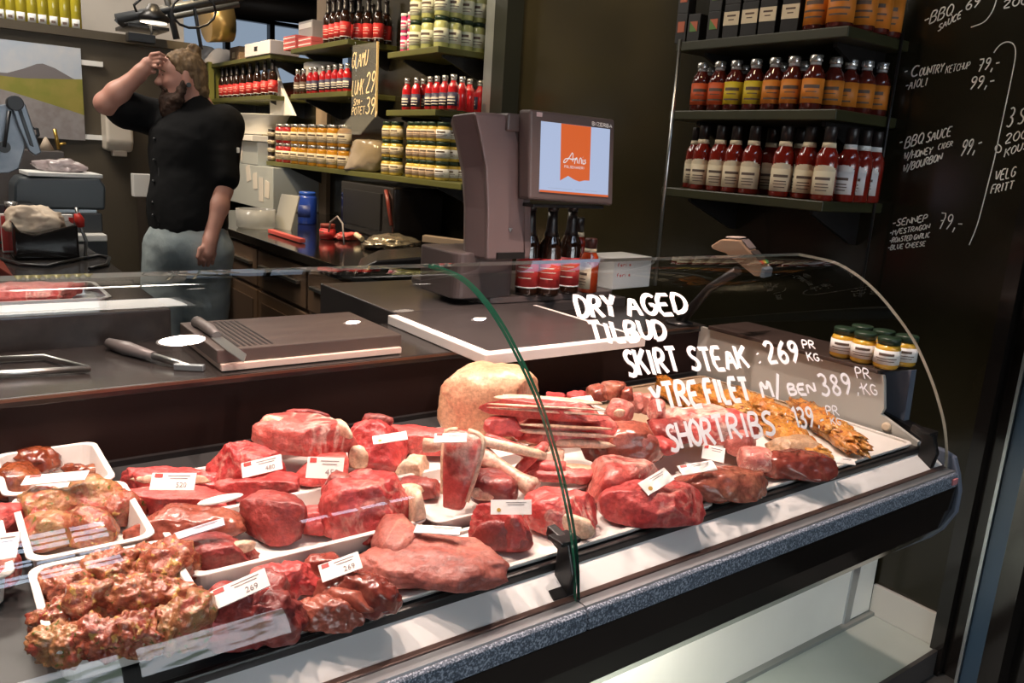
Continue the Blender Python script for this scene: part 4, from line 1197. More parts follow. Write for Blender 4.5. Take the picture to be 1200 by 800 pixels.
def short(lab, nm='sauce_flask'):
    return make_bottle(nm, [(.025, 0), (.0285, .004), (.0285, .088), (.024, .102), (.0165, .112), (.0150, .118)], m_sauce2,
                       ([(.0165, .126), (.0172, .128), (.0172, .142), (.0155, .144), (.001, .1445)], m_capsil), (.029, .018, .082, lab, 1.7),
                       [('glass_neck', [(.0150, .117), (.0142, .128)], m_clear)], ([(.60, .74, .45), (.44, .48, .3), (.18, .25, .5)], m_txt))
K_sor, K_syl, K_srd = short(m_orl), short(m_yel), short(m_rol)
K_small = make_bottle('chilli_bottle', [(.020, 0), (.0245, .004), (.0245, .092), (.021, .106), (.0135, .116), (.0125, .124)], m_redsauce,
                      ([(.0130, .134), (.0140, .136), (.0140, .150), (.001, .152)], m_capsil), (.025, .016, .074, m_navy, 1.5),
                      [('glass_neck', [(.0125, .123), (.0125, .136)], m_clear)], ([(.55, .70, .55), (.35, .45, .6), (.14, .2, .5)], m_txtw))
K_smalld = make_bottle('chilli_bottle', [(.020, 0), (.0245, .004), (.0245, .092), (.021, .106), (.0135, .116), (.0125, .124)], m_sauce2,
                       ([(.0130, .134), (.0140, .136), (.0140, .150), (.001, .152)], m_capsil), (.025, .016, .074, m_txt, 1.5),
                       [('glass_neck', [(.0125, .123), (.0125, .136)], m_clear)], ([(.55, .70, .55), (.35, .45, .6)], m_txtw))
def jar(name, r, h, body, lid, lab, nl=14, lidh=.016, half=1.9):
    return make_bottle(name, [(r*.86, 0), (r, .005), (r, h-lidh-.012), (r*.86, h-lidh-.003)], body,
                       ([(r*.90, h-lidh-.002), (r*.92, h-.002), (r*.86, h), (.001, h)], lid), (r+.0006, h*.16, h*.62, lab, half), [],
                       ([(.62, .80, .35), (.40, .46, .5), (.22, .27, .4)], m_txt), nl)
K_jhoney = jar('preserve_jar', .040, .122, m_honey, m_capsil, m_cream)
K_jred = jar('preserve_jar', .040, .122, m_chut, m_capsil, m_cream)
K_jmay = jar('mustard_jar', .034, .088, m_mayo, m_capgrn, m_cream)
K_jtan = jar('mustard_jar', .034, .088, m_mayo, m_capgrn, mat('tan_label', (.68, .50, .34), .6))
K_jwht = jar('mustard_jar', .034, .088, m_mayo, m_capgrn, m_white_l)
K_jlime = jar('pickle_jar', .0345, .134, m_lime, m_capgrn, mat('pale_lime_label', (.70, .72, .56), .6), half=2.2)
K_tin = jar('spice_tin', .024, .052, mat('dark_tin', (.05, .03, .03), .4), m_capblk, m_cream, 12, .008)
K_pink = make_bottle('pink_tube', [(.018, 0), (.0185, .003), (.0185, .075)], mat('pink_tube', (.55, .03, .14), .4), ([(.0195, .074), (.0195, .088), (.001, .089)], m_white_l),
                     (.0190, .012, .055, m_white_l, 1.6), [], ([(.6, .8, .5), (.3, .4, .6)], mat('magenta_print', (.5, .02, .12), .5)))

def spot(px, py, x, zb):
    p = on(px, py, 0, x); return (x, float(p[1]), zb)
def face(p):   # turn the label a little towards the customers
    return math.radians(28)
def row(K, pxs, py, x, zb, labf, cat, group, rz=.5, jit=.0):
    n = len(pxs)
    for i, px in enumerate(pxs):
        k = K[i] if isinstance(K, list) else K
        xx = x[i] if isinstance(x, (list, tuple)) else x
        l = spot(px, py, xx, zb)
        k.place(l, labf(i, n), cat, group, rz+random.uniform(-.15, .15))

# right bay, lowest shelf
G = 'barbecue sauces on the lowest shelf of the right bay'
row([K_tall]*7, [822, 842, 860, 881, 918, 946, 969], 190, [1.992, 1.990, 1.992, 1.990, 1.985, 2.00, 1.988], C_Z[0],
    lambda i, n: 'cream-labelled red sauce bottle, '+('leftmost' if i == 0 else ORD[i]+' from left')+' in front row of lowest right shelf', 'bottle', G)
row([K_tallw]*3, [994, 1010, 1023], 192, [2.06, 2.12, 2.18], C_Z[0],
    lambda i, n: 'white-labelled red sauce bottle, '+['front', 'middle', 'back'][i]+' of three at near end of lowest right shelf', 'bottle', G, .2)
row([K_tall]*3, [902, 936, 814], 186, [2.09, 2.09, 2.09], C_Z[0],
    lambda i, n: 'red sauce bottle half hidden in the back row, '+['left of centre', 'right of centre', 'far left'][i]+', lowest right shelf', 'bottle', G)
# right bay, middle shelf
G = 'short sauces on the middle shelf of the right bay'
row([K_srd, K_srd, K_syl, K_syl, K_sor, K_sor, K_sor], [822, 842, 861, 884, 906, 928, 953], 98, [1.990]*7, C_Z[1],
    lambda i, n: ['left short sauce with red-orange label at the far end of the middle right shelf', 'right short sauce with red-orange label on the middle right shelf',
                  'left short sauce with yellow label on the middle right shelf', 'right short sauce with yellow label on the middle right shelf',
                  'first orange-labelled short sauce right of the yellow ones', 'second orange-labelled short sauce right of the yellow ones', 'orange-labelled short sauce at the front corner of the middle right shelf'][i], 'bottle', G)
row([K_sor]*4, [976, 994, 1013, 1031], 100, [2.05, 2.105, 2.145, 2.20], C_Z[1],
    lambda i, n: 'orange-labelled short sauce, '+['first', 'second', 'third', 'last'][i]+' going back along the near end of the middle right shelf', 'bottle', G, .25)
row([K_sor]*4, [832, 871, 915, 940], 96, [2.09]*4, C_Z[1],
    lambda i, n: 'short sauce hidden in the back row of the middle right shelf, '+nth(i, n), 'bottle', G)
# right bay, top shelf: black cartons with bands and orange-labelled bottles
m_carton = mat('black_carton', (.012, .011, .011), .4)
def carton(band, name='tea_carton', wd=.052, ht=.094):
    o = MB().box((0, 0, ht/2), (wd, wd, ht)).build(name, m_carton, bevel=.0015)
    if band == 'cream':
        l = MB().box((-wd/2-.0006, 0, ht*.58), (.0012, wd*.98, ht*.40)).build('label', m_cream, o)
        MB().box((-wd/2-.0014, 0, ht*.66), (.0008, wd*.55, ht*.05)).box((-wd/2-.0014, 0, ht*.54), (.0008, wd*.35, ht*.03)).build('printed_text', m_txt, l)
    else:
        l = MB().box((-wd/2-.0006, 0, ht*.55), (.0012, wd*.62, ht*.36)).build('label', mat('orange_square', (.50, .12, .05), .5), o)
        if band == 'green':
            MB().prism([(-wd*.31, ht*.37), (wd*.31, ht*.37), (wd*.31, ht*.73)], -wd/2-.0016, -wd/2-.0006, 0).build('green_corner', mat('green_print', (.10, .22, .05), .5), l)
    return Kind(o)
K_cc, K_co, K_cg = carton('cream'), carton('orange', wd=.040, ht=.088), carton('green', wd=.044, ht=.082)
G = 'black cartons on the top shelf of the right bay'
for k, px, lv, lab in [(K_co, 803, 2, 'narrow black carton with orange square'), (K_cg, 818, 1, 'small black carton with orange and green square'), (K_cg, 841, 2, 'black carton with green-cornered square'),
                       (K_cc, 862, 2, 'first black carton with cream band from the left'), (K_cc, 883, 2, 'second black carton with cream band from the left'), (K_cc, 904, 2, 'third black carton with cream band from the left'), (K_cc, 930, 2, 'black carton with cream band next to the orange bottles')]:
    for q in range(lv):
        ht = .094 if k is K_cc else (.088 if k is K_co else .082)
        k.place(spot(px, 30, 1.992, C_Z[2]+q*ht), lab+(', lower of stack' if lv == 2 and q == 0 else ', upper of stack' if q else '')+', top right shelf', 'carton', G, .12)
K_big = make_bottle('squash_bottle', [(.030, 0), (.034, .005), (.034, .105), (.028, .125), (.018, .14), (.016, .15)], m_sauce2,
                    ([(.0185, .150), (.0185, .166), (.001, .167)], m_capsil), (.0345, .014, .098, m_orl, 1.8), [('glass_neck', [(.016, .149), (.016, .152)], m_clear)], ([(.6, .72, .4), (.38, .44, .5), (.2, .25, .4)], m_txt))
row([K_big]*5, [957, 984, 1010, 1028, 1042], 25, [1.995, 1.992, 2.06, 2.12, 2.18], C_Z[2],
    lambda i, n: 'orange-labelled bottle at the right of the top right shelf, '+nth(i, n)+' of five', 'bottle', 'orange bottles on the top shelf of the right bay', .3)
# middle bay
G = 'small red chilli sauces on the middle bay'
row([K_small]*7, [477, 488, 496, 504, 512, 521, 531], 112, [1.985, 1.985, 2.03, 1.985, 1.985, 1.985, 1.98], B_Z[0],
    lambda i, n: 'small red chilli bottle, '+('leftmost' if i == 0 else ORD[i]+' from left')+' on shelf left of the metal post', 'bottle', G)
row([K_small]*3, [541, 550, 562], 112, [2.05, 2.12, 2.19], B_Z[0],
    lambda i, n: 'chilli bottle turned to its dark label, '+['first', 'middle', 'last'][i]+' of three beside metal post', 'bottle', G, -.9)
G = 'pale lime jars on the upper shelf of the middle bay'
for q, s in enumerate(['lower', 'upper']):
    row([K_jlime]*6, [488, 502, 517, 532, 546, 560], 42, [1.995, 1.995, 1.995, 2.06, 2.13, 2.20], B_Z[1]+q*.1345,
        lambda i, n: 'pale lime pickle jar, '+nth(i, n)+' in the '+s+' layer above the chilli bottles', 'jar', G)
    row([K_pink]*2, [474, 482], 42, [1.99, 1.99], B_Z[1]+q*.0895,
        lambda i, n: ['left', 'right'][i]+' pink and white tube of the '+s+' pair left of the lime jars', 'tube', 'pink tubes on the middle bay')
G = 'small mustard jars stacked on the long shelf'
for q, s in enumerate(['bottom', 'middle', 'top']):
    row([K_jmay, K_jmay]+[K_jtan]*4+[K_jwht]*3, [455, 465, 484, 492, 500, 508, 519, 530, 542], 175, [1.99]*6+[2.0, 2.06, 2.12], LOWZ+q*.0885,
        lambda i, n: 'green-lidded mustard jar, '+nth(i, n)+' in '+s+' layer of stack left of scale', 'jar', G)
# hanging-sign bay
G = 'preserve jars on the long shelf'
for q, s in enumerate(['lower', 'upper']):
    row([K_jred]*2+[K_jhoney]*6, [330, 338, 348, 357, 368, 379, 391, 404], 170, [1.99]*8, LOWZ+q*.1225,
        lambda i, n: ('red' if i < 2 else 'amber')+' preserve jar, '+nth(i, n)+' in the '+s+' row of the long shelf', 'jar', G)
G = 'dark tins at the far end of the long shelf'
for q in range(4):
    row([K_tin]*2, [311, 318], 172, [1.99]*2, LOWZ+q*.0525,
        lambda i, n: ['left', 'right'][i]+' dark tin in '+['the bottom', 'the second', 'the third', 'the top'][q]+' layer left of the red preserves', 'tin', G)
G = 'small chilli sauces behind the acrylic sign'
row([K_smalld, K_smalld]+[K_small]*8, [349, 356, 364, 370, 379, 386, 393, 400, 407, 404], 95, [1.985]*8+[1.985, 2.12], A_Z[0],
    lambda i, n: ('dark' if i < 2 else 'red')+' chilli bottle, '+nth(i, n)+' on the shelf below the red boxes', 'bottle', G)
G = 'red-labelled beers on the upper shelf'
row([K_beer]*8, [385, 391.5, 398, 405, 412, 421, 432, 444], 22, [1.99, 1.99, 1.99, 1.99, 2.06, 2.07, 2.10, 2.13], A_Z[1],
    lambda i, n: 'red-labelled dark beer bottle, '+nth(i, n)+' on upper shelf above acrylic sign', 'bottle', G)
row([K_beer]*3, [424, 437, 453], 22, [2.19, 2.2, 2.2], A_Z[1],
    lambda i, n: 'dark beer bottle in the back row above the acrylic sign, '+nth(i, n), 'bottle', G)
G = 'red-labelled beers on the far left shelf'
row([K_beer]*9, [261, 266.5, 272, 278, 285.5, 293.5, 302, 311, 320], 92, [2.0]*9, L_Z[0],
    lambda i, n: 'dark beer bottle with red label, '+nth(i, n)+' on the shelf right of the man', 'bottle', G)
# red boxes, paper box and white goods on the upper shelves
for i, (px, x, n_) in enumerate([(350, 2.02, 3), (368, 2.02, 2)]):
    for q in range(n_):
        o = MB().box((0, 0, .014), (.12, .20, .027)).build('gift_box', mat('pink_red_box', (.60, .12, .12), .5), bevel=.002)
        MB().box((-.061, 0, .014), (.001, .19, .006)).build('label', m_white_l, o)
        o.location = spot(px, 48, x, A_Z[1]+q*.0275)
        tag(o, 'flat pink-red box, '+['bottom', 'second', 'top'][q]+' of the '+['left', 'right'][i]+' pile beside the beers', 'box', 'flat red boxes by the beers')
o = MB().box((0, 0, .06), (.16, .22, .12)).build('display_box', mat('silver_box', (.36, .35, .36), .4), bevel=.003)
MB().box((-.081, 0, .09), (.002, .2, .03)).build('lid_edge', m_white_l, o)
o.location = spot(372, 35, 2.12, A_Z[1]+.056); tag(o, 'silver grey carton standing on the red boxes beside the beers', 'box')
for i, (px, wd, hh, mm, lab) in enumerate([(318, .50, .085, 'white_carton', 'long white carton on top of the far left shelf'), (290, .22, .12, 'brown_carton', 'brown carton lying behind the long white one')]):
    o = MB().box((0, 0, hh/2), (.2, wd, hh)).build('storage_carton', mat(mm, (.62, .58, .60) if i == 0 else (.30, .20, .13), .6), bevel=.003)
    MB().box((-.101, 0.02, hh*.5), (.002, .06, hh*.35)).build('label', m_black if i == 0 else m_cream, o)
    o.location = spot(px, 55, 2.04 if i == 0 else 2.14, L_Z[1]); tag(o, lab, 'carton')
def sack(label, px, py, x, z, size, mm, seed, cat='bag', name='paper_sack'):
    V, Fs = blob(*size, seed, 2.6, .22, 2.2, 4)
    o = link_mesh(name, V, Fs, mm, smooth=True); o.location = spot(px, py, x, z); o.rotation_euler = (0, 0, .3)
    return tag(o, label, cat)
m_plasticbag = mat('pale_plastic_bag', (.58, .56, .55), .3, bump=.5, bscale=18)
m_paperbag = mat('cream_paper_bag', (.62, .50, .38), .6, bump=.4, bscale=14)
sack('crumpled pale plastic bag on top of the far left shelf', 236, 42, 2.05, 1.93, (.35, .40, .16), m_plasticbag, 211)
sack('pile of white paper bags at the left of the top shelf', 259, 44, 2.05, L_Z[1], (.24, .22, .12), mat('white_paper', (.70, .62, .56), .6, bump=.4, bscale=16), 212)
sack('clear plastic bag heaped between the two stacks of jars', 428, 180, 2.02, LOWZ, (.16, .34, .17), mat('clear_bag', (.36, .29, .22), .18, coat=.6, bump=.7, bscale=20), 213)
# steel hood panel, white tub machine
o = MB().box2((1.86, 5.52, 1.35), (2.24, 6.70, 1.39)).build('white_shelf', m_white, bevel=.004)
tag(o, 'white ledge under the white tub right of the man', 'shelf')
tub = MB().lathe([(.10, 0), (.15, .01), (.21, .12), (.215, .125), (.20, .125), (.14, .02), (.02, .018)], (0, 0, 0), 28, capt=False).build('mixing_tub', m_white)
tub.location = spot(302, 128, 2.02, 1.39); tub.scale = (.8, 2.0, 1.15)
tag(tub, 'wide white plastic tub on the ledge right of the man', 'tub')
hp = MB().prism([(-.20, 0), (.24, 0), (.26, .30), (.16, .33), (.05, .20)], -.012, .012, 0).build('tub_guard', m_white, bevel=.004)
hp.location = spot(333, 128, 2.06, 1.39+.14); tag(hp, 'white wedge shaped guard plate standing over the white tub', 'guard')
fn = MB().lathe([(.06, 0), (.13, .02), (.20, .16), (.21, .22), (.19, .225)], (0, 0, 0), 24).build('funnel_hood', mat('white_hood', (.70, .67, .62), .4))
fn.location = spot(376, 85, 2.13, A_Z[0]+.001); fn.scale = (.45, .8, .9)
tag(fn, 'white funnel shaped hood behind the chilli bottles', 'hood')
ref = MB().box2((1.90, 5.235, .905), (2.22, 6.70, 1.19)).build('steel_cabinet', mat('pale_steel_panel', (.50, .54, .55), .35, metal=.3), bevel=.004)
tag(ref, 'pale steel cabinet with pinned paper notes, right of the man', 'cabinet')
sp_ = MB().box2((1.90, 5.53, 1.192), (2.22, 6.70, 1.348)).build('steel_box', MATS['pale_steel_panel'], bevel=.003)
tag(sp_, 'pale steel box on the steel cabinet under the white ledge', 'box')
for i, (px, py) in enumerate([(291, 203), (299, 212), (306, 222), (313, 222), (282, 178)]):
    o = MB().box((0, 0, 0), (.002, .085, .11 if i != 2 else .16)).build('paper_note', mat('note_paper', (.62, .58, .54), .7))
    p = on(px, py, 0, 1.898); o.location = p; o.rotation_euler = (.12*(i-2), 0, 0)
    tag(o, 'white paper note on the pale steel cabinet, '+['second from left', 'third from left', 'long one near the right', 'rightmost', 'uppermost at the left'][i], 'note', 'paper notes on the steel cabinet')
# hanging acrylic sign between the bays
SY0, SY1 = 3.82, 4.20
acr = glass_mat('acrylic_sheet', (.90, .88, .78), 1.45, .02, .06)
m_goldedge = mat('lit_acrylic_edge', (.75, .55, .25), .3)
sg = MB()
P = [on(413, 54, 0, 1.93), on(442, 48, 0, 1.93), on(442, 138, 0, 1.93), on(413, 133, 0, 1.93)]
ya, yb = float(P[0][1]), float(P[1][1]); za, zb = float((P[2][2]+P[3][2])/2), float((P[0][2]+P[1][2])/2)
sg.box2((1.93, yb, za), (1.936, ya, zb))
sgo = sg.build('acrylic_sign', acr)
tag(sgo, 'clear hanging acrylic price sign with gold-lit edge between the shelf bays', 'sign')
MB().box2((1.928, yb-.006, za), (1.938, yb, zb)).build('sign_edge', m_goldedge, sgo)
MB().prism([(1.93, za), (1.936, za), (1.85, za-.10), (1.844, za-.10)], yb, ya, 1).build('sign_tray', acr, sgo)
def on_sign(px, py):
    p = on(px, py, 0, 1.9285); return p
mb = MB()
for k, (t, a, b, h0, h1, wp) in enumerate([('GLAMU', (412, 80), (430, 77), 19, 19, 1.5), ('LUNK', (412, 112), (425, 110), 18, 18, 1.4), ('29,', (428, 109), (441, 107), 24, 25, 2.0),
                                           ('SMA-', (414, 124), (424, 122), 8, 8, 1.0), ('POTET', (412, 135), (427, 133), 9, 9, 1.1), ('39,', (428, 134), (441, 134), 20, 20, 2.0)]):
    write_px(mb, t, a, b, h0, h1, on_sign, (-1, 0, 0), wp, slant=.1, seed=k+90)
mb.build('painted_lettering', mat('gold_chalk', (.80, .62, .36), .6), sgo)
hk = MB().tube([(1.933, ya-.03, zb), (1.933, ya-.03, A_Z[1]-.03)], .002, 6).tube([(1.933, yb+.03, zb), (1.933, yb+.03, A_Z[1]-.03)], .002, 6).build('hanging_wire', m_steel, sgo)
# lemonade bottles on the partition
K_lem = make_bottle('lemonade_bottle', [(.022, 0), (.0255, .004), (.0255, .150), (.022, .168), (.013, .185), (.012, .20)], m_lemon,
                    ([(.0135, .215), (.0135, .232), (.001, .233)], m_capsil), (.0258, .005, .045, m_white_l, .7), [('glass_neck', [(.012, .199), (.012, .217)], m_clear)], ([(.2, .5, .5)], m_txt))
for i, px in enumerate([1, 13, 25, 38, 50, 63, 76, 89]):
    p = on(px, 25, 1, 4.63)
    K_lem.place((p[0], 4.63, 1.825), 'yellow lemonade bottle on top of the partition, '+(ORD[i] if i else 'first')+' from the left edge', 'bottle', 'lemonade bottles on the partition', math.radians(80))
p0, p1 = on(0, 33, 1, 4.56), on(107, 33, 1, 4.56)
# photograph print on the partition
px0, px1 = .384-.5, .708
def landscape_mat():
    m = bpy.data.materials.new('landscape_print'); m.use_nodes = True
    nt = m.node_tree; N = nt.nodes; L = nt.links; b = N['Principled BSDF']; b.inputs['Roughness'].default_value = .5
    return m
pic = MB().box2((px0, 4.575, 1.30), (px1, 4.598, 1.735)).build('landscape_picture', mat('picture_edge', (.5, .5, .5), .5))
tag(pic, 'unframed landscape photograph of a hill, meadow and lake on the partition', 'picture')
def flatpoly(name, pts, y, m, parent):
    o = MB().prism(pts, y-.0006, y, 1).build(name, m, parent); return o
W_, H_ = px1-px0, .435
def Q(u, v): return (px0+u*W_, 1.735-v*H_)
flatpoly('sky_print', [Q(0, 0), Q(1, 0), Q(1, .36), Q(0, .36)], 4.5745, mat('sky_print', (.36, .44, .55), .6, var=(.55, .55, .56), vscale=6), pic)
flatpoly('hill_print', [Q(.20, .36), Q(.62, .34), Q(.70, .28), Q(.77, .215), (Q(.80, .205)), Q(.86, .24), Q(.95, .33), Q(1, .36), Q(1, .40), Q(.2, .40)], 4.5738, mat('hill_print', (.17, .15, .15), .6), pic)
flatpoly('meadow_print', [Q(0, .38), Q(.45, .365), Q(.7, .38), Q(1, .33), Q(1, .72), Q(.85, .64), Q(.65, .54), Q(.45, .46), Q(0, .44)], 4.5732, mat('meadow_print', (.22, .22, .03), .7, var=(.30, .25, .05), vscale=14), pic)
flatpoly('lake_print', [Q(0, .44), Q(.45, .46), Q(.65, .54), Q(.85, .64), Q(1, .72), Q(1, 1), Q(0, 1)], 4.5726, mat('lake_print', (.23, .20, .195), .6, var=(.28, .255, .25), vscale=30), pic)
for z, x0, x1, s in [(1.672, .72, .805, 'upper'), (1.318, .72, .83, 'lower')]:
    o = MB().box2((x0-.02, 4.578, z-.012), (x1, 4.598, z+.012)).build('picture_rail', m_white); tag(o, s+' white strip at the right edge of the landscape picture', 'strip')
# paper towel dispenser
pa, pb = on(124, 132, 1, 4.45), on(158, 178, 1, 4.45)
cx = (pa[0]+pb[0])/2; wd = pb[0]-pa[0]
ds = MB().prism([(4.60, 1.26), (4.49, 1.255), (4.455, 1.30), (4.46, 1.46), (4.50, 1.485), (4.60, 1.485)], cx-wd/2, cx+wd/2, 0).build('towel_dispenser', mat('cream_plastic', (.62, .55, .46), .35), bevel=.015, seg=3)
tag(ds, 'cream paper towel dispenser on the partition under the raised elbow', 'dispenser')
MB().box((cx, 4.51, 1.247), (wd*.55, .05, .03)).build('outlet', mat('cream_plastic_dark', (.5, .43, .36), .4), ds, bevel=.006)
o = MB().box((0, 0, 0), (.085, .06, .11)).build('small_box', m_white, bevel=.003)
o.location = on(166, 217, 1, 4.3); tag(o, 'small white box on the ledge behind the man\'s back at the partition', 'box')
lg = MB().box2((.93, 4.2, 0), (1.22, 4.555, float(o.location[2])-.056)).build('low_cupboard', mat('dark_brown_cupboard', (.035, .025, .018), .5), bevel=.004)
tag(lg, 'dark low cupboard behind the man carrying a small white box', 'cupboard')
# ------------------------------------------------------------------ scale stand, scale, display
m_taupe = mat('taupe_plastic', (.145, .105, .102), .36, coat=.1, var=(.16, .115, .112), vscale=5)
m_taupe_d = mat('dark_taupe_plastic', (.10, .076, .072), .38)
m_slab = mat('white_slab_edge', (.80, .74, .70), .35)
m_boxdk = mat('dark_stand_laminate', (.050, .042, .041), .28, var=(.058, .049, .047), vscale=10)
sl = MB().prism([(.852, 1.213), (1.285, 1.213), (1.285, 1.61), (.852, 1.61)], .9605, .982, 2).build('scale_stand', m_slab, bevel=.002)
tag(sl, 'white-edged dark slab overhanging the meat and carrying the scale', 'stand')
def rrect(x0, x1, y0, y1, r, n=6):
    P = []
    for cx, cy, q0 in ((x1-r, y1-r, 0), (x0+r, y1-r, 90), (x0+r, y0+r, 180), (x1-r, y0+r, 270)):
        for k in range(n+1):
            q = math.radians(q0+90*k/n); P.append((cx+r*math.cos(q), cy+r*math.sin(q)))
    return P
MB().prism(rrect(.875, 1.265, 1.236, 1.62, .008), .975, .9835, 2).build('dark_inlay', m_boxdk, sl)
MB().box2((.875, 1.622, .90), (1.62, 2.05, .9833)).build('rear_support', m_boxdk, sl, bevel=.003)
MB().prism(rrect(1.13, 1.62, 1.64, 2.05, .07), .9835, 1.0, 2).build('base_plate', m_taupe_d, sl, bevel=.003)
BZ = 1.0
# scale tower: front profile swept backwards
YS = 1.60
front = [(556, 133), (580, 134), (606, 138), (611, 146), (616, 172), (620, 207), (623, 246), (623, 290), (621, 303), (570, 305), (571, 246), (569, 197), (562, 158)]
FP = [on(px, py, 1, YS) for px, py in front]
poly = [(p[0], p[2]) for p in FP]
n = len(poly)
cxm = sum(p[0] for p in poly)/n
V = []; Fs = []
for y, dx, dz in ((YS, 0, 0), (YS+.012, .004, .004), (YS+.075, -.014, -.004), (YS+.105, .0, -.02)):
    for x, z in poly:
        k = (x-cxm)
        V.append((x+(dx if k < 0 else dx*.3), y, z+(dz if z > 1.3 else 0)))
for i in range(3):
    for k in range(n):
        q = (k+1) % n
        Fs.append((i*n+k, i*n+q, i*n+n+q, i*n+n+k))
Fs += [tuple(range(n-1, -1, -1)), tuple(range(3*n, 4*n))]
sb = MB().add(V, Fs).build('weighing_scale', m_taupe, bevel=.006, seg=3)
tag(sb, 'tall taupe plastic shop scale housing standing on the dark stand box', 'scale')
zb0 = min(p[1] for p in poly)
MB().prism(rrect(min(p[0] for p in poly)+.0, max(p[0] for p in poly)-.01, YS+.045, YS+.24, .03), BZ, zb0+.012, 2).build('foot', m_taupe_d, sb, bevel=.004)
e = [on(px, py, 1, YS-.001) for px, py in ((606, 141), (613, 172), (617, 207), (619, 246), (619, 300))]
MB().tube([(p[0]-.012, YS-.001, p[2]) for p in e], .0014, 6).build('seam_line', m_taupe_d, sb)
q0, q1 = on(578, 300, 1, YS-.002), on(618, 297, 1, YS-.002)
MB().box(((q0[0]+q1[0])/2, YS-.002, (q0[2]+q1[2])/2-.002), (q1[0]-q0[0]-.02, .006, .016)).build('label_slot', m_black, sb)
lg = on(598, 269, 1, YS-.001)
MB().prism([(lg[0]-.006, lg[2]+.004), (lg[0]+.006, lg[2]+.004), (lg[0], lg[2]-.006)], YS-.0022, YS-.0002, 1).build('emblem', m_alu, sb)
# platter scale plate behind
# display
YM = 1.545
TL, TR, BR, BL = (on(x, y, 1, YM) for x, y in ((621, 128), (721, 140), (718.5, 241), (620, 234)))
def mix(u, v):     # position on the display face
    a = TL*(1-u)+TR*u; b = BL*(1-u)+BR*u
    return a*(1-v)+b*v
def quad_prism(u0, v0, u1, v1, y0, y1, pts=None):
    P = [mix(*q) for q in (pts or [(u0, v0), (u1, v0), (u1, v1), (u0, v1)])]
    return MB().prism([(p[0], p[2]) for p in P], y0, y1, 1)
mon = quad_prism(0, 0, 1, 1, YM, YM+.045).build('customer_display', m_taupe_d, bevel=.007, seg=3)
tag(mon, 'flat customer display with an orange banner on its lit screen', 'display')
def uv(u, v):      # crop pixels of the display to its face
    x, y = 615+u/5.92, 115+v/5.92
    p = on(x, y, 1, YM)
    return p
def poly_face(name, pts, y, m, parent, t=.0006):
    P = [uv(*q) for q in pts]
    return MB().prism([(p[0], p[2]) for p in P], y-t, y, 1).build(name, m, parent)
m_scr = mat('lit_screen', (.50, .60, .85), .3, emit=.80)
m_ban = mat('lit_orange', (.75, .125, .02), .3, emit=.85)
m_scrw = mat('lit_white', (.88, .88, .90), .3, emit=.8)
m_scrg = mat('lit_grey', (.42, .48, .60), .3, emit=.6)
scr = poly_face('screen', [(112, 158), (590, 215), (575, 687), (98, 648)], YM-.0004, m_scr, mon)
poly_face('banner', [(250, 175), (457, 200), (445, 572), (410, 570), (375, 578), (340, 565), (297, 538), (242, 570)], YM-.0014, m_ban, scr)
poly_face('footer_stripe', [(99, 634), (575, 672), (574, 687), (98, 648)], YM-.0014, m_ban, scr)
mb = MB()
def on_scr(px, py):
    p = on(615+px/5.92, 115+py/5.92, 1, YM-.0026); return p
for st in [[(268, 440), (285, 415), (340, 425)], [(272, 438), (268, 448), (285, 445), (310, 410), (336, 368), (332, 440)], [(318, 425), (352, 420)], [(345, 455), (350, 420), (362, 412), (366, 452)], [(352, 430), (362, 412)],
           [(376, 455), (380, 420), (392, 412), (394, 456)], [(402, 425), (402, 456), (408, 458)], [(403, 408), (404, 411)], [(424, 430), (414, 428), (416, 440), (424, 446), (416, 458), (408, 452)]]:
    Q2 = [on_scr(*p) for p in densify(smooth_line(st), 2)]
    ribbon(mb, Q2, (0, -1, 0), .0022)
for t, a, b, h in [('POLSEMAKERI', (275, 482), (412, 494), 17)]:
    rnd = random.Random(3); L, W = glyph_lines(t)
    for l in L:
        ribbon(mb, [on_scr(a[0]+(b[0]-a[0])*u/W, a[1]+(b[1]-a[1])*u/W-v*h) for u, v in l], (0, -1, 0), .0009)
mb.build('screen_lettering', m_scrw, scr)
mb = MB()
for a, b in [((160, 620), (330, 634)), ((350, 636), (500, 648))]:
    ribbon(mb, [on_scr(*a), on_scr(*b)], (0, -1, 0), .0006)
mb.build('footer_lines', m_scrg, scr)
mb = MB()
L, W = glyph_lines('BIZERBA', 1.3)
for l in L:
    ribbon(mb, [on_scr(468+136*u/W, 186+20*u/W-v*22) for u, v in densify(l, 1)], (0, -1, 0), .0026)
mb.build('maker_lettering', m_chalk, mon)
poly_face('corner_emblem', [(80, 95), (120, 100), (118, 130), (80, 126)], YM-.001, mat('pinkish_emblem', (.55, .42, .42), .5), mon)
MB().box((mix(.5, 1)[0], YM+.06, mix(.5, 1)[2]-.010), (.23, .10, .008)).build('under_bracket', m_black, mon, bevel=.001)
MB().box2((mix(0, .1)[0]-.03, YM+.045, mix(0, .15)[2]-.02), (mix(0, .1)[0]+.06, YM+.14, mix(0, .05)[2])).build('mount_arm', m_taupe_d, mon, bevel=.004)
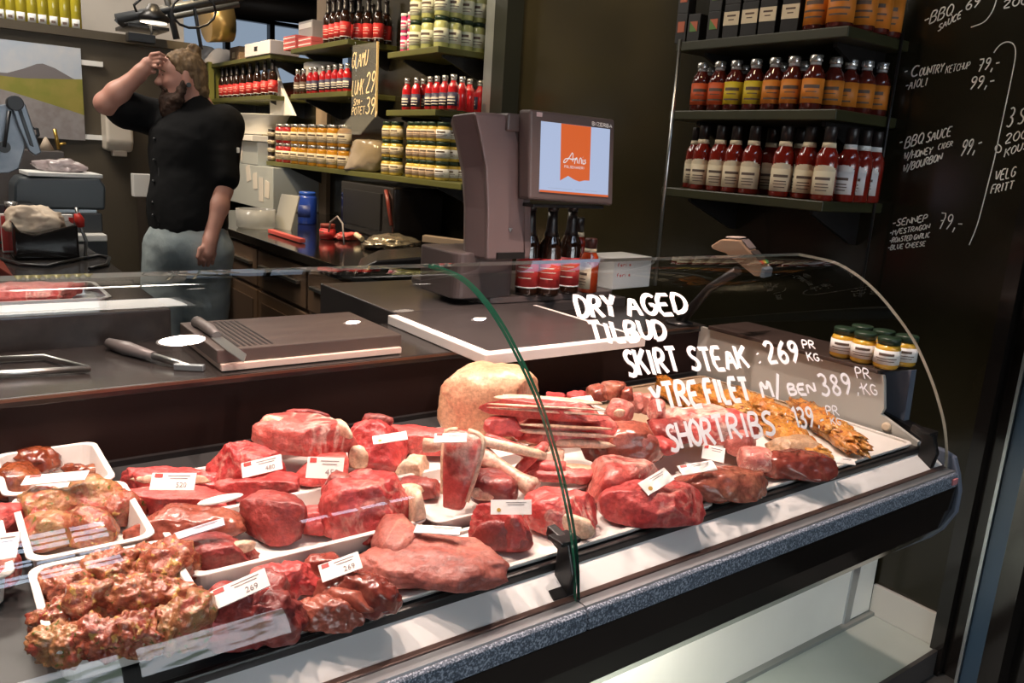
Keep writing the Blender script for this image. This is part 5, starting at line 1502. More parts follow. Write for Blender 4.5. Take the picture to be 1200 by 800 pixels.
# drinks on the stand
G = 'beers beside the scale'
for i, (px, py) in enumerate([(616, 349), (641, 350), (664, 347)]):
    p = on(px, py-4, 2, BZ)
    K_beer.place((p[0], p[1], BZ), 'dark beer bottle with red label '+['nearest the scale, partly behind it', 'in the middle below the display', 'below the right half of the display'][i], 'bottle', G, math.radians(40))
p = on(688, 342, 2, BZ)
K_hot = make_bottle('hot_sauce_bottle', [(.022, 0), (.027, .004), (.027, .085), (.023, .10), (.0165, .112), (.0155, .14)], mat('orange_red_sauce', (.42, .045, .008), .12, coat=.5),
                    ([(.0165, .122), (.0175, .146), (.0160, .150), (.001, .1505)], mat('maroon_cap', (.06, .018, .015), .4)), (.0275, .012, .072, m_cream, .9, .014), [('neck_band', [(.0172, .112), (.0166, .122)], m_cream)], (LN, m_txt))
K_hot.place((p[0], p[1], BZ), 'orange-red hot sauce bottle with maroon cap right of the beers', 'bottle', None, math.radians(10))
p = on(690, 336, 2, BZ)+np.array([.05, .10, 0])
K_tall.place((p[0]-.055, p[1]-.04, BZ), 'dark capped sauce bottle hidden behind the hot sauce', 'bottle')
pb = MB().box((0, 0, .045), (.17, .12, .09)).build('leaflet_pack', m_white_l, bevel=.002)
pp_ = on(732, 338, 2, BZ)
pb.location = (pp_[0]+.02, pp_[1]+.06, BZ); pb.rotation_euler = (0, 0, .1)
tag(pb, 'white pack of leaflets with red script right of the hot sauce', 'pack')
mb = MB()
for r_ in range(2):
    L, W = glyph_lines('ferie')
    for l in L:
        ribbon(mb, [(-.070+.060*u/W, -.0605, (.066-.030*r_)+v*.013) for u, v in l], (0, -1, 0), .0022)
mb.build('red_script', m_logo, pb)
# card terminal on a pole
term = empty('card_terminal', on(868, 318, 1, 1.16), 'tan card payment terminal with coloured keys above the right end of the glass', 'card terminal')
TB = on(868, 318, 1, 1.16)
def tpt(px, py, dy=0.0):
    p = on(px, py, 1, 1.16+dy)-TB; return p
body = [tpt(832, 288), tpt(845, 280), tpt(866, 281), tpt(893, 312), tpt(890, 324), tpt(884, 324), tpt(850, 297), tpt(835, 292)]
dv = RT*.036+UP*.009+FW*.055
m_tan = mat('tan_terminal_plastic', (.30, .19, .115), .4)
def slab_from(pts, d, name, m, parent, bevel=.002, off=(0, 0, 0)):
    off = np.array(off)
    n = len(pts); V = [p+off for p in pts]+[p+off+d for p in pts]
    Fs = [(i, (i+1) % n, (i+1) % n+n, i+n) for i in range(n)]+[tuple(range(n-1, -1, -1)), tuple(range(n, 2*n))]
    return MB().add(V, Fs).build(name, m, parent, bevel=bevel)
bd = slab_from(body, dv, 'body', m_tan, term, .004)
def tface(a, b, v0, v1, name, m, lift=.002):
    """quad on the sloping upper face between two profile points"""
    A, B = tpt(*a), tpt(*b)
    nn = np.array([0, 0, lift]); P = [A+dv*v0+nn, B+dv*v0+nn, B+dv*v1+nn, A+dv*v1+nn]
    return slab_from(P, np.array([0, 0, .0022]), name, m, term, 0)
tface((849, 279.5), (865, 280.5), .12, .88, 'receipt_cover', mat('pale_terminal_cover', (.50, .40, .34), .4))
tface((868, 283), (877, 293), .1, .9, 'terminal_screen', mat('grey_screen', (.16, .13, .12), .15))
tface((879, 296), (889, 307), .08, .92, 'keypad', mat('keypad_dark', (.05, .04, .035), .5))
for i, (mm, c) in enumerate([('red_key', (.6, .06, .02)), ('yellow_key', (.65, .45, .02)), ('green_key', (.05, .35, .10))]):
    tface((889.5, 308), (892.5, 311.5), .06+.31*i, .32+.31*i, mm, mat(mm, c, .4), .003)
slab_from([tpt(893, 313), tpt(897, 316), tpt(895, 326), tpt(890, 325)], dv, 'front_edge', mat('steel_blue_edge', (.20, .23, .26), .3), term, .002)
pole0 = TB+np.array([.03, .03, -.005])
MB().tube([(.035, .035, -.004), (.045, .12, -.06), (.05, .21, .9625-TB[2])], [.012, .010, .014], 12).build('stand_pole', m_black, term)
MB().lathe([(.035, 0), (.035, .006), (.016, .010)], (.05, .21, .9605-TB[2]), 20).build('stand_foot', m_black, term)

# jars on the end shelf
K_end = jar('dressing_jar', .0255, .066, mat('amber_dressing', (.62, .36, .04), .2, coat=.5), m_capgrn, m_white_l, 16, .012, 1.7)
G = 'dressing jars on the end shelf'
for i, (px, py, x, lab) in enumerate([(986, 412, 1.633, 'front row, farthest from the glass edge'), (1010, 418, 1.633, 'middle of the front row'), (1037, 425, 1.633, 'front row, nearest the glass edge'),
                                 (1012, 405, 1.70, 'rear row, farthest back'), (1036, 410, 1.70, 'middle of the rear row'), (1060, 418, 1.70, 'rear row, nearest the glass edge')]):
    y = float(on([988, 1013, 1042, 1008, 1034, 1062][i], 402, 0, x)[1])
    K_end.place((x, y, .9675), 'yellow dressing jar on the end shelf, '+lab, 'jar', G, math.radians(25))

# ------------------------------------------------------------------ cutting board, knife, tray handle, back box
bt = mat('board_dark', (.055, .042, .038), .35, var=(.075, .058, .05), vscale=30, vstretch=(.15, 1, 1))
bd_ = MB().box2((.395, 1.36, .974), (.752, 1.60, .998)).build('chopping_board', bt, bevel=.002)
tag(bd_, 'dark chopping board with pale underside and a knife on top', 'chopping board')
MB().box2((.40, 1.352, .962), (.748, 1.60, .974)).build('pale_underside', mat('pale_board_edge', (.66, .50, .42), .4), bd_, bevel=.001)
gv = MB()
for i in range(9):
    x = .415+.010*i
    gv.box2((x, 1.375, .998), (x+.004, 1.585, .9985))
gv.build('groove_panel', m_black, bd_)
def knife(label, blade_px, handle_px, z, name='kitchen_knife'):
    A, B, C_ = on(*blade_px[0], 2, z), on(*blade_px[1], 2, z), on(*handle_px, 2, z)
    o = empty(name, B, label, 'knife')
    t = A-B; L_ = np.linalg.norm(t); t = t/L_; s = np.array([-t[1], t[0], 0])
    P = [s*.010, t*L_*.75+s*.009, t*L_-s*.010, t*L_*.6-s*.012, -s*.010]
    n = 5; V = list(P)+[p+np.array([0, 0, .0018]) for p in P]
    MB().add(V, [(i, (i+1) % n, (i+1) % n+n, i+n) for i in range(n)]+[tuple(range(n-1, -1, -1)), tuple(range(n, 2*n))]).build('blade', m_steel, o)
    h = C_-B
    MB().tube([(0, 0, .004), tuple(h*.3+np.array([0, 0, .008])), tuple(h*.75+np.array([0, 0, .008])), tuple(h+np.array([0, 0, .006]))], [.008, .011, .010, .012], 10).build('handle', mat('grey_knife_handle', (.10, .09, .085), .45), o)
    return o
knife('kitchen knife lying across the dark chopping board', ((293, 424), (254, 396)), (231, 381), .9995)
brush = empty('brush_tool', on(180, 417, 2, .972), 'grey handled scraper lying left of the chopping board', 'scraper')
A = on(180, 417, 2, .972)
h0, h1 = on(128, 402, 2, .972)-A, on(222, 430, 2, .966)-A
MB().tube([tuple(h0), tuple(h0*.6), (0, 0, 0)], [.010, .013, .008], 10).build('handle', mat('grey_knife_handle'if 0 else 'grey_handle', (.12, .105, .10), .4), brush)
MB().tube([(0, 0, 0), tuple(h1*.7), tuple(h1)], [.006, .007, .006], 8).build('shaft', m_steel, brush)
MB().box(tuple(h1), (.05, .012, .010), -.6).build('blade', m_alu, brush, bevel=.001)
fr = MB()
a, b, c, d = (on(*p, 2, .968) for p in ((-60, 424), (52, 418), (104, 432), (-60, 441)))
fr.tube([a, b, c, d], .0055, 8)
fo = fr.build('tray_frame', m_steel); tag(fo, 'bent steel frame lying on the worktop at the left edge', 'rack')
bx = MB().box2((XA, 1.622, .075), (.385, 1.98, 1.022)).build('rear_cabinet', m_top, bevel=.004)
tag(bx, 'dark cabinet behind the left half of the worktop, slightly higher than it', 'cabinet')
tr = empty('meat_tray', (.12, 1.76, 1.0225), 'steel tray of sliced pink meat on the dark cabinet at the left edge', 'tray')
V, Fs = tray_mesh(.34, .20, .02); link_mesh('dish', V, Fs, m_steel, tr)
V, Fs = blob(.29, .15, .03, 301, 3.0, .2, 4); mt_ = link_mesh('sliced_meat', V, Fs, MT['bright'], smooth=True)
mt_.location = (.12, 1.76, 1.027); tag(mt_, 'pink sliced meat lying in the steel tray at the left edge', 'meat')

# ------------------------------------------------------------------ back counter along the right wall
m_cab = mat('brown_cabinet', (.105, .062, .038), .45, var=(.13, .078, .048), vscale=4, vstretch=(1, 1, .2))
BCX = 1.315
bc = MB().box2((BCX+.02, 2.55, 0), (2.24, 5.35, .86)).build('back_cabinet', m_cab)
tag(bc, 'brown cabinet run with drawers under the black back worktop', 'cabinet')
y = 2.62
for i, wd in enumerate([.62, .62, .62, .62]):
    y1 = y+wd-.02
    d = MB().box2((BCX+.003, y, .66), (BCX+.02, y1, .84)).build('drawer', m_cab, bc, bevel=.003)
    MB().box2((BCX-.018, y+.06, .76), (BCX+.003, y1-.06, .775)).build('handle', m_steel, d, bevel=.002)
    d = MB().box2((BCX+.003, y, .10), (BCX+.02, y1, .64)).build('cupboard_door', m_cab, bc, bevel=.003)
    MB().box2((BCX-.001, y+.05, .15), (BCX+.003, y1-.05, .59)).build('inset_panel', mat('dark_inset', (.07, .042, .028), .5), d, bevel=.002)
    y += wd
bt2 = MB().box2((BCX-.015, 2.53, .86), (2.24, 5.37, .90)).build('back_worktop', m_blackgloss, bevel=.004)
tag(bt2, 'black polished worktop running along the wall under the jar shelf', 'worktop')
# dark oven and other goods on it
ov = MB().box2((1.93, 3.62, .9005), (2.22, 4.25, 1.17)).build('oven', m_blackgloss, bevel=.01)
tag(ov, 'black microwave oven with reddish door edge under the jar shelf', 'oven')
MB().tube([(1.925, 3.70, 1.15), (1.918, 3.66, 1.10), (1.925, 3.63, .98)], .010, 8).build('door_edge', mat('dark_red_edge', (.18, .03, .02), .3), ov)
MB().box2((1.922, 3.75, .94), (1.93, 4.2, 1.13)).build('door', m_black, ov, bevel=.003)
def stand_on(px, py, z=.9005, x=None):
    p = on(px, py, 2, z) if x is None else on(px, py, 0, x); return (float(p[0]), float(p[1]), z)
cn = make_bottle('blue_canister', [(.05, 0), (.054, .004), (.054, .15), (.046, .165)], mat('blue_plastic', (.02, .06, .38), .3, coat=.3), ([(.047, .165), (.047, .185), (.001, .186)], mat('blue_lid', (.03, .10, .5), .3)), (.0546, .04, .11, mat('dark_blue_label', (.02, .04, .2), .4), 1.5))
cn.place(stand_on(360, 262), 'blue plastic canister at the rear of the back worktop', 'canister')
bk = MB().box((0, 0, .09), (.012, .16, .20)).build('recipe_board', mat('grey_clipboard', (.33, .32, .29), .5), bevel=.004)
q = stand_on(331, 268); bk.location = (q[0], q[1], .898); bk.rotation_euler = (0, .28, .25)
tag(bk, 'grey board leaning on the back worktop left of the blue canister', 'board')
crv = MB()
pts = [stand_on(*p) for p in ((310, 272),)]
gt = MB().tube([(0, 0, .05), (.0, -.02, .10), (-.01, -.12, .135), (-.02, -.2, .11), (-.03, -.24, .02)], .004, 8).build('cable_loop', mat('grey_cable', (.35, .30, .28), .4))
gt.location = stand_on(385, 284); tag(gt, 'pale cable loop standing up from the back worktop', 'cable')
rb = MB().box((0, 0, .012), (.03, .42, .02)).build('red_strip', mat('pink_red_plastic', (.60, .10, .09), .4), bevel=.003)
rb.location = stand_on(335, 279); tag(rb, 'long pinkish red strip lying on the back worktop', 'strip')
pl = MB().lathe([(.09, 0), (.10, .01), (.102, .10), (.095, .10), (.09, .012)], (0, 0, 0), 24, capt=False).build('plastic_tub', glass_mat('tub_plastic', (.75, .75, .72), 1.4, .1, .25))
pl.location = stand_on(300, 267); tag(pl, 'clear plastic tub at the left end of the back worktop', 'tub')
rp = jar('red_pot', .04, .075, m_chut, mat('dark_red_lid', (.2, .03, .02), .4), m_redl, 16)
rp.place(stand_on(384, 280), 'squat red pot beside the cable loop', 'pot')
V, Fs = blob(.14, .10, .035, 402, 2.5, .3, 4); o = link_mesh('meat_scrap', V, Fs, MT['bright'], smooth=True); o.location = stand_on(407, 281)
tag(o, 'small pink meat scrap on the back worktop beside the red pot', 'meat')
sponge = MB().tube([(0, -.03, .02), (0, .04, .035)], .012, 10).build('white_cork', m_cream); sponge.location = stand_on(421, 284)
tag(sponge, 'small cream roll lying right of the pink scrap', 'roll')
V, Fs = blob(.40, .26, .05, 403, 2.3, .35, 5)
o = link_mesh('foil_heap', V, Fs, mat('crumpled_foil', (.50, .42, .30), .25, metal=.8, bump=.9, bscale=25), smooth=True); o.location = stand_on(458, 289); o.rotation_euler = (0, 0, .9)
tag(o, 'crumpled shiny foil on the back worktop left of the scale', 'foil')
bar = MB().box((0, 0, .02), (.24, .035, .03)).build('cardboard_tray', mat('tan_cardboard', (.30, .22, .15), .6), bevel=.002)
bar.location = stand_on(528, 288, .93); bar.rotation_euler = (0, .05, -.75); bar.scale = (1.1, 1.6, 1)
tag(bar, 'tan cardboard strip sticking out left of the scale', 'cardboard')
st = MB().box2((1.70, 2.75, .9005), (1.95, 3.0, .929)).build('cardboard_stack', mat('dark_board', (.08, .06, .045), .6)); tag(st, 'dark low box supporting the tan cardboard strip', 'box')
for i, (px, py, kind, lab) in enumerate([(463, 268, K_jhoney, 'dim preserve jar, left one under the jar shelf'), (477, 272, K_jred, 'dim dark preserve jar, second from left under the jar shelf'), (493, 274, K_beer, 'dark bottle among the dim jars under the jar shelf'),
                                    (503, 276, K_jhoney, 'dim preserve jar right of the dark bottle'), (522, 278, K_jmay, 'dim mustard jar left of the scale'), (533, 277, K_jhoney, 'dim amber jar nearest the scale')]):
    kind.place(stand_on(px, py), lab, 'jar' if kind is not K_beer else 'bottle', 'goods standing on the back worktop', .4)
# rounded dark cover at the near end of the back worktop
hd = MB()
prof = [(-.28, 0), (-.27, .03), (-.20, .065), (-.05, .085), (.10, .08), (.22, .05), (.28, .015), (.28, 0)]
hd.prism(prof, -.16, .16, 1)
hd = hd.build('slicer_cover', mat('dark_hood', (.03, .025, .024), .25), bevel=.008)
q = on(505, 322, 2, .90); hd.location = (q[0], q[1], .9005); hd.rotation_euler = (0, 0, -.5)
tag(hd, 'dark rounded cover at the near end of the back worktop', 'cover')

# ------------------------------------------------------------------ work station at the left
m_charcoal = mat('charcoal_plastic', (.028, .030, .033), .4)
m_bluesteel = mat('blue_grey_machine', (.16, .19, .225), .3, metal=.3)
tb_ = empty('work_table', (.35, 3.2, 0), 'dark work table at the left with a sloping dark top', 'table')
MB().box2((-.75, -.42, .85), (.20, .52, .89)).build('tabletop', m_top, tb_, bevel=.003)
for x in (-.70, .15):
    for yy in (-.37, .47):
        MB().box2((x-.025, yy-.025, 0), (x+.025, yy+.025, .85)).build('leg', m_black, tb_)
up = empty('shelf_unit', (.25, 3.95, 0), 'charcoal cabinet with a white ledge behind the left work table', 'cabinet')
MB().box2((-.80, -.16, .0), (.40, .40, .90)).build('base', m_charcoal, up, bevel=.004)
a, b = on(0, 281, 1, 3.78), on(126, 281, 1, 3.78)
MB().box2((-.80, -.17, float(a[2])-.25-.0+.24), (float(b[0])-.25, .30, float(a[2])+.018)).build('white_ledge', m_white, up, bevel=.004)
zl = float(a[2])+.02
b2 = on(121, 262, 1, 3.85)
zt = float(on(110, 250, 1, 3.85)[2])
cb = MB().box2((-.6, 3.86, zl), (float(b2[0]), 4.13, zt)).build('charcoal_case', m_charcoal, bevel=.006)
tag(cb, 'long charcoal case on the white ledge at the left', 'case')
# black machine with paper on it
mc = empty('label_printer', (0, 0, 0), 'black flat machine with white papers on top, left of the man', 'printer')
p0 = on(70, 248, 1, 3.98); mc.location = (p0[0], 4.0, zt)
s_ = depth_of(p0)/F_PX
MB().prism([(-48*s_, 0.012), (-46*s_, 30*s_), (-40*s_, 38*s_), (40*s_, 40*s_), (46*s_, 30*s_), (44*s_, .012)], -.12, .12, 1).build('housing', mat('dark_slate', (.05, .06, .068), .35), mc, bevel=.01)
MB().box((0, -.02, .006), (70*s_, .18, .012)).build('base_strip', m_alu, mc)
MB().box((4*s_, -.01, 42*s_), (76*s_, .22, .016), .05).build('paper_pile', m_white_l, mc, bevel=.002)
V, Fs = blob(.20, .16, .05, 405, 2.4, .3, 4); o = link_mesh('plastic_packet', V, Fs, mat('packet_film', (.45, .38, .38), .25, coat=.5, var=(.34, .27, .27), vscale=20, bump=.6, bscale=30), smooth=True)
o.location = (p0[0]+.02, 4.0, zt+42*s_+.0085); tag(o, 'crinkled plastic packet on top of the papers', 'packet')
# dark box with tan tools
bxd = MB().box2((-.05, 4.22, zt), (float(on(76, 190, 1, 4.22)[0]), 4.42, float(on(60, 177, 1, 4.22)[2]))).build('tool_box', mat('taupe_box', (.075, .062, .058), .5), bevel=.004)
tag(bxd, 'dark taupe box below the landscape picture', 'box')
bz = float(on(60, 177, 1, 4.22)[2]); bxp = float(on(55, 177, 1, 4.22)[0])
o = MB().lathe([(.035, 0), (.004, .06)], (0, 0, 0), 16).build('cone_cap', mat('beige_cone', (.45, .36, .27), .6)); o.location = (bxp+.005, 4.28, bz); tag(o, 'small beige cone on the taupe box', 'cone')
o = MB().tube([(0, 0, 0), (-.012, 0, .09)], .008, 8).tube([(0, 0, .02), (.03, 0, .03)], .006, 8).build('brass_valve', mat('brass', (.5, .33, .08), .3, metal=.9)); o.location = (bxp+.055, 4.28, bz+.008); tag(o, 'small brass valve on the taupe box', 'valve')
# grey-blue machine arm at the left edge
ar = empty('slicer_machine', (0, 0, 0), 'blue-grey machine with a jointed arm at the left edge', 'machine')
q = on(20, 200, 1, 3.7); ar.location = (q[0], 3.7, zt)
def ap(px, py, y=3.7):
    p = on(px, py, 1, y); return (p[0]-q[0], y-3.7, p[2]-zt)
def plate(name, pts, y0, y1, m):
    P = [ap(*t) for t in pts]
    return MB().prism([(p[0], p[2]) for p in P], y0, y1, 1).build(name, m, ar, bevel=.004)
plate('body', [(-30, 125), (8, 122), (22, 132), (30, 172), (22, 198), (10, 203), (-30, 203)], .0, .14, mat('pale_machine_blue', (.27, .30, .34), .3, metal=.2, var=(.12, .15, .19), vscale=9))
plate('arm', [(10, 120), (18, 117), (28, 122), (36, 146), (47, 178), (40, 182), (32, 176), (20, 148)], -.05, -.01, m_bluesteel)
plate('arm_rail', [(18, 126), (22, 124), (38, 172), (33, 170)], -.056, -.05, mat('dark_rail', (.05, .06, .07), .4))
c = ap(16, 121); MB().tube([(c[0], -.07, c[2]), (c[0], .0, c[2])], .028, 16).build('pivot_knob', m_charcoal, ar, bevel=.003)
c = ap(4, 172); MB().tube([(c[0], -.03, c[2]), (c[0], .0, c[2])], .022, 14).build('lock_knob', m_charcoal, ar)
MB().tube([(c[0], -.035, c[2]), (ap(10, 130)[0], -.035, ap(10, 130)[2])], .006, 8).build('lever', m_charcoal, ar)
MB().box((-.10, .06, .02), (.3, .2, .05)).build('foot', m_charcoal, ar)
hk = [ap(38, 150), ap(43, 151), ap(44, 158), ap(40, 162)]
MB().tube([(h[0], -.02, h[2]) for h in hk], .006, 8).build('hook', m_charcoal, ar)
rdb = make_bottle('red_bottle', [(.045, 0), (.055, .005), (.058, .06), (.05, .10), (.025, .13), (.02, .15)], mat('red_bottle_plastic', (.35, .01, .015), .15, coat=.5), ([(.022, .148), (.022, .175), (.001, .176)], m_capsil), (.0585, .02, .03, m_capblk, 2.5))
q3 = on(6, 246, 1, 3.62); rdb.place((q3[0]+.02, 3.62, .891), 'red bottle with silver cap at the left edge', 'bottle')
# black box with brown paper, red tongs, cable
kb = empty('black_bin', (0, 0, 0), 'black open box with crumpled brown paper on the left work table', 'box')
q4 = on(52, 300, 2, .89); kb.location = (q4[0], q4[1], .8905)
s4 = depth_of(q4)/F_PX
MB().prism([(-33*s4, 0), (33*s4, 0), (32*s4, 40*s4), (-12*s4, 28*s4), (-26*s4, 32*s4), (-33*s4, 44*s4)], -.10, .10, 1).build('shell', m_blackgloss, kb, bevel=.008)
MB().box((-2*s4, .085, 24*s4), (74*s4, .03, 44*s4)).build('white_red_card', m_white_l, kb)
MB().box((-36*s4, .068, 24*s4), (6*s4, .004, 40*s4)).build('red_print', m_red, kb)
MB().box((33*s4, .068, 28*s4), (5*s4, .004, 30*s4)).build('red_print', m_red, kb)
V, Fs = blob(.19, .15, .09, 407, 2.3, .3, 3.5); o = link_mesh('crumpled_paper', V, Fs, m_paperbag, smooth=True); o.location = (q4[0]-.03, q4[1], .8905+28*s4); tag(o, 'crumpled cream paper in the black open box', 'paper')
tg = empty('tongs', (0, 0, 0), 'tongs with red grips hanging at the black box', 'tongs')
g0 = on(92, 262, 1, q4[1]-.05); tg.location = tuple(g0)
def gp_(px, py): return tuple(on(px, py, 1, q4[1]-.05)-g0)
MB().tube([gp_(89, 243), gp_(93, 262), gp_(101, 282), gp_(100, 300)], .006, 8).tube([gp_(92, 262), gp_(87, 280), gp_(86, 308)], .005, 8).build('wire_arms', m_steel, tg)
MB().tube([gp_(90, 250), gp_(93, 258), gp_(95, 266)], [.010, .018, .012], 10).tube([gp_(86, 304), gp_(88, 313)], .010, 8).tube([gp_(97, 304), gp_(98, 314)], .010, 8).build('red_grip', m_red, tg)
cbp = [(0, 303), (25, 310), (55, 312), (85, 305), (115, 299), (128, 302), (125, 310), (105, 315)]
cbo = MB().tube([on(px, py, 2, .897) for px, py in cbp], .0065, 8).build('black_cable', m_black); tag(cbo, 'black cable curling across the left work table', 'cable')
crate = MB().prism([(-.30, .0), (.10, 0), (.04, .05), (-.30, .10)], 2.90, 3.22, 1).build('red_crate', mat('dark_red_crate', (.22, .035, .02), .4), bevel=.004)
crate.location = (.13, 0, .891); tag(crate, 'dark red sloping crate at the left edge of the work table', 'crate')

# ------------------------------------------------------------------ hanging frame over the left
hf = empty('hanging_rack', (0, 0, 0), 'dark steel rack with work lamp hanging from the ceiling above the man', 'rack')
q5 = on(200, 20, 1, 4.3); hf.location = tuple(q5)
def hp_(px, py, y=4.3): return tuple(on(px, py, 1, y)-q5)
m_rack = mat('rack_steel', (.07, .075, .08), .45, metal=.4)
def beam(a, b, r, m, name, parent, ya=4.3, yb=4.3, ends=True):
    return MB().tube([hp_(*a, ya), hp_(*b, yb)], r, 4).build(name, m, parent)
beam((136, 22), (300, -8), .022, m_rack, 'long_beam', hf)
beam((145, 30), (280, 5), .016, m_rack, 'rear_beam', hf, 4.8, 4.8)
beam((138, 24), (150, 34), .016, m_rack, 'end_beam', hf, 4.3, 4.8)
MB().box2(np.array(hp_(150, 30, 4.45)), np.array(hp_(198, 22, 4.45))*np.array([1, 0, 0])+np.array([0, .45, hp_(150, 30, 4.45)[2]+.015])).build('rack_plate', m_black, hf)
beam((190, -25), (207, 46), .016, m_rack, 'hanger', hf)
beam((222, -25), (236, 58), .009, m_rack, 'hanger', hf)
ln = MB().lathe([(.065, 0), (.075, .02), (.04, .05), (.02, .08)], hp_(180, 26), 20).build('lamp_hood', m_black, hf)
MB().lathe([(.06, -.003), (.001, -.004)], hp_(180, 26), 20).build('lamp_glow', mat('lamp_glow', (1.0, .85, .66), .5, emit=4.0), ln)
MB().tube([hp_(240+26*math.cos(t*.45)-13, 13+20*math.sin(t*.45), 4.2) for t in range(15)], .006, 6).build('cable_loop', m_black, hf)
MB().tube([hp_(160, 14, 4.2), hp_(157, 6, 4.2), hp_(166, -2, 4.2), hp_(176, -6, 4.2)], .006, 6).tube([hp_(176, 30), hp_(178, 40), hp_(172, 46), hp_(160, 46)], .006, 6).build('cable', m_black, hf)
MB().box(hp_(165, 45), (.12, .06, .04)).build('socket_box', m_black, hf, bevel=.003)
dct = MB().tube([on(240, 22, 1, 6.3), on(268, 22, 1, 6.3)], .16, 20).build('brass_duct', mat('brass_duct', (.62, .42, .16), .3, metal=.8)); tag(dct, 'brass coloured duct behind the hanging rack', 'duct')
# roof beams of the hall far behind
for i, (a, b, y, r) in enumerate([((268, 4), (420, 22), 8.0, .11), ((300, -10), (440, 2), 8.6, .08)]):
    o = MB().tube([on(*a, 1, y), on(*b, 1, y)], r, 4).build('roof_beam', mat('beam_brown', (.03, .022, .018), .6)); tag(o, ['lower', 'upper'][i]+' dark roof beam seen above the shelves at the top', 'beam')
pst = MB().box2((2.22, 5.12, .9), (2.30, 5.30, 2.3)).build('shelf_post', mat('tan_post', (.30, .22, .15), .5)); tag(pst, 'tan upright post between the two left shelf bays', 'post')

# ------------------------------------------------------------------ lamps
m_lampb = mat('lamp_white', (1.0, .86, .72), .5, emit=6.0)
for i, (x, y) in enumerate(CASE_LAMPS):
    lo = MB().lathe([(.085, 0), (.085, .10), (.03, .16), (.012, .18), (.012, 1.02)], (0, 0, 0), 20, capb=False).build('pendant_lamp', m_black)
    lo.location = (x, y, 2.18)
    MB().lathe([(.055 if i == 2 else .018, .012), (.001, .012)], (0, 0, 0), 16, capb=False).build('bulb_disc', m_lampb, lo)
    tag(lo, 'black pendant spotlight over the meat counter, '+nth(i, len(CASE_LAMPS)), 'lamp', 'pendant lamps over the counter')
    lamp('counter_light', 'SPOT', (x, y, 2.17), CASE_W, PINK, (x, y-.08, .83), spot_size=math.radians(78), spot_blend=.6, shadow_soft_size=.05 if i == 2 else .018)
for i, (a, b, e) in enumerate(SHELF_LAMPS):
    o = MB().lathe([(.05, 0), (.05, .14), (.02, .15)], (0, 0, 0), 16, capb=False).tube([(0, 0, .15), (0, 0, 3.2-a[2])], .008, 8).build('track_spot', m_black)
    o.location = a
    MB().lathe([(.04, .01), (.001, .01)], (0, 0, 0), 14, capb=False).build('bulb_disc', m_lampb, o)
    tag(o, 'black ceiling spotlight aimed at the shelves, '+nth(i, len(SHELF_LAMPS)), 'lamp', 'ceiling spots for the shelves')
    lamp('shelf_light', 'SPOT', (a[0], a[1], a[2]-.01), e, WARM, b, spot_size=math.radians(75), spot_blend=.6, shadow_soft_size=.05)

m_panel = mat('fill_panel_glow', (1.0, .93, .84), .5, emit=1.5)
for i, (p, e) in enumerate(FILL_PANELS):  # unseen panels added to brighten the man, the aisle and the far shelves
    o = MB().box((0, 0, .012), (1.24, .62, .03)).build('fill_panel', m_white, bevel=.003)
    MB().box((0, 0, -.004), (1.16, .54, .004)).build('diffuser', m_panel, o)
    o.location = p
    tag(o, 'flat rectangular fill light panel added at the ceiling, '+['over the aisle', 'over the man', 'over the far shelves'][i], 'lamp', 'added fill panels')
    lamp('fill_light', 'AREA', (p[0], p[1], p[2]-.012), e, (1.0, .90, .78), (p[0], p[1], 0), shape='RECTANGLE', size=1.1, size_y=.5)
# ------------------------------------------------------------------ the man behind the counter
D0 = 3.42
root_p = at(222, 285, D0)
man = empty('person', (root_p[0], root_p[1], 0), 'bearded man in black short-sleeved jacket and pale jeans holding his forehead', 'person')
OFF = np.array([root_p[0], root_p[1], 0])
FHn = FH/np.linalg.norm(FH)
def j(px, py, dd=0.0):
    return at(px, py, D0+dd)-OFF
S_ = D0/F_PX       # metres per photo pixel
m_skin = mat('skin', (.50, .25, .185), .5, var=(.56, .27, .205), vscale=14, sub=0)
m_jacket = mat('black_jacket', (.0045, .0045, .005), .9, spec=.2, bump=.35, bscale=14)
m_jeans = mat('faded_jeans', (.26, .31, .32), .8, var=(.40, .45, .45), vscale=9, bump=.2, bscale=120)
m_hair = mat('dark_blond_hair', (.10, .060, .028), .7, var=(.22, .135, .065), vscale=60, vstretch=(1, 1, .2), bump=.9, bscale=70)
m_beard = mat('brown_beard', (.030, .013, .007), .8, var=(.055, .024, .012), vscale=40, bump=.7, bscale=90)
m_shoe = mat('dark_shoe', (.02, .018, .016), .6)
RHn = np.array(RH)
fdir = -RHn*.83-FHn*.56; fdir /= np.linalg.norm(fdir)          # where the face looks
side = np.cross(np.array([0, 0, 1.]), fdir)                    # his left side
tilt = math.radians(6)
fd = fdir*math.cos(tilt)-np.array([0, 0, 1])*math.sin(tilt)
upv = np.cross(fd, side); upv /= np.linalg.norm(upv)
if upv[2] < 0: upv = -upv
HR = np.stack([fd, side, upv], 1)
hc = j(213, 89, -.085)
HS = .87
def hp(a, b, c): return hc+HR @ (HS*np.array([a, b, c]))
def hs(L):
    return [('e', p[1], tuple(HS*q for q in p[2]), p[3], p[4]) if p[0] == 'e' else ('c', p[1], p[2], p[3]*HS, p[4]*HS, p[5]) for p in L]
prims = []
C_ = lambda a, b, ra, rb, k=.02: prims.append(('c', a, b, ra, rb, k))
E_ = lambda c, r, R=None, k=.02: prims.append(('e', c, tuple(HS*q for q in r) if R is HR else r, R, k))
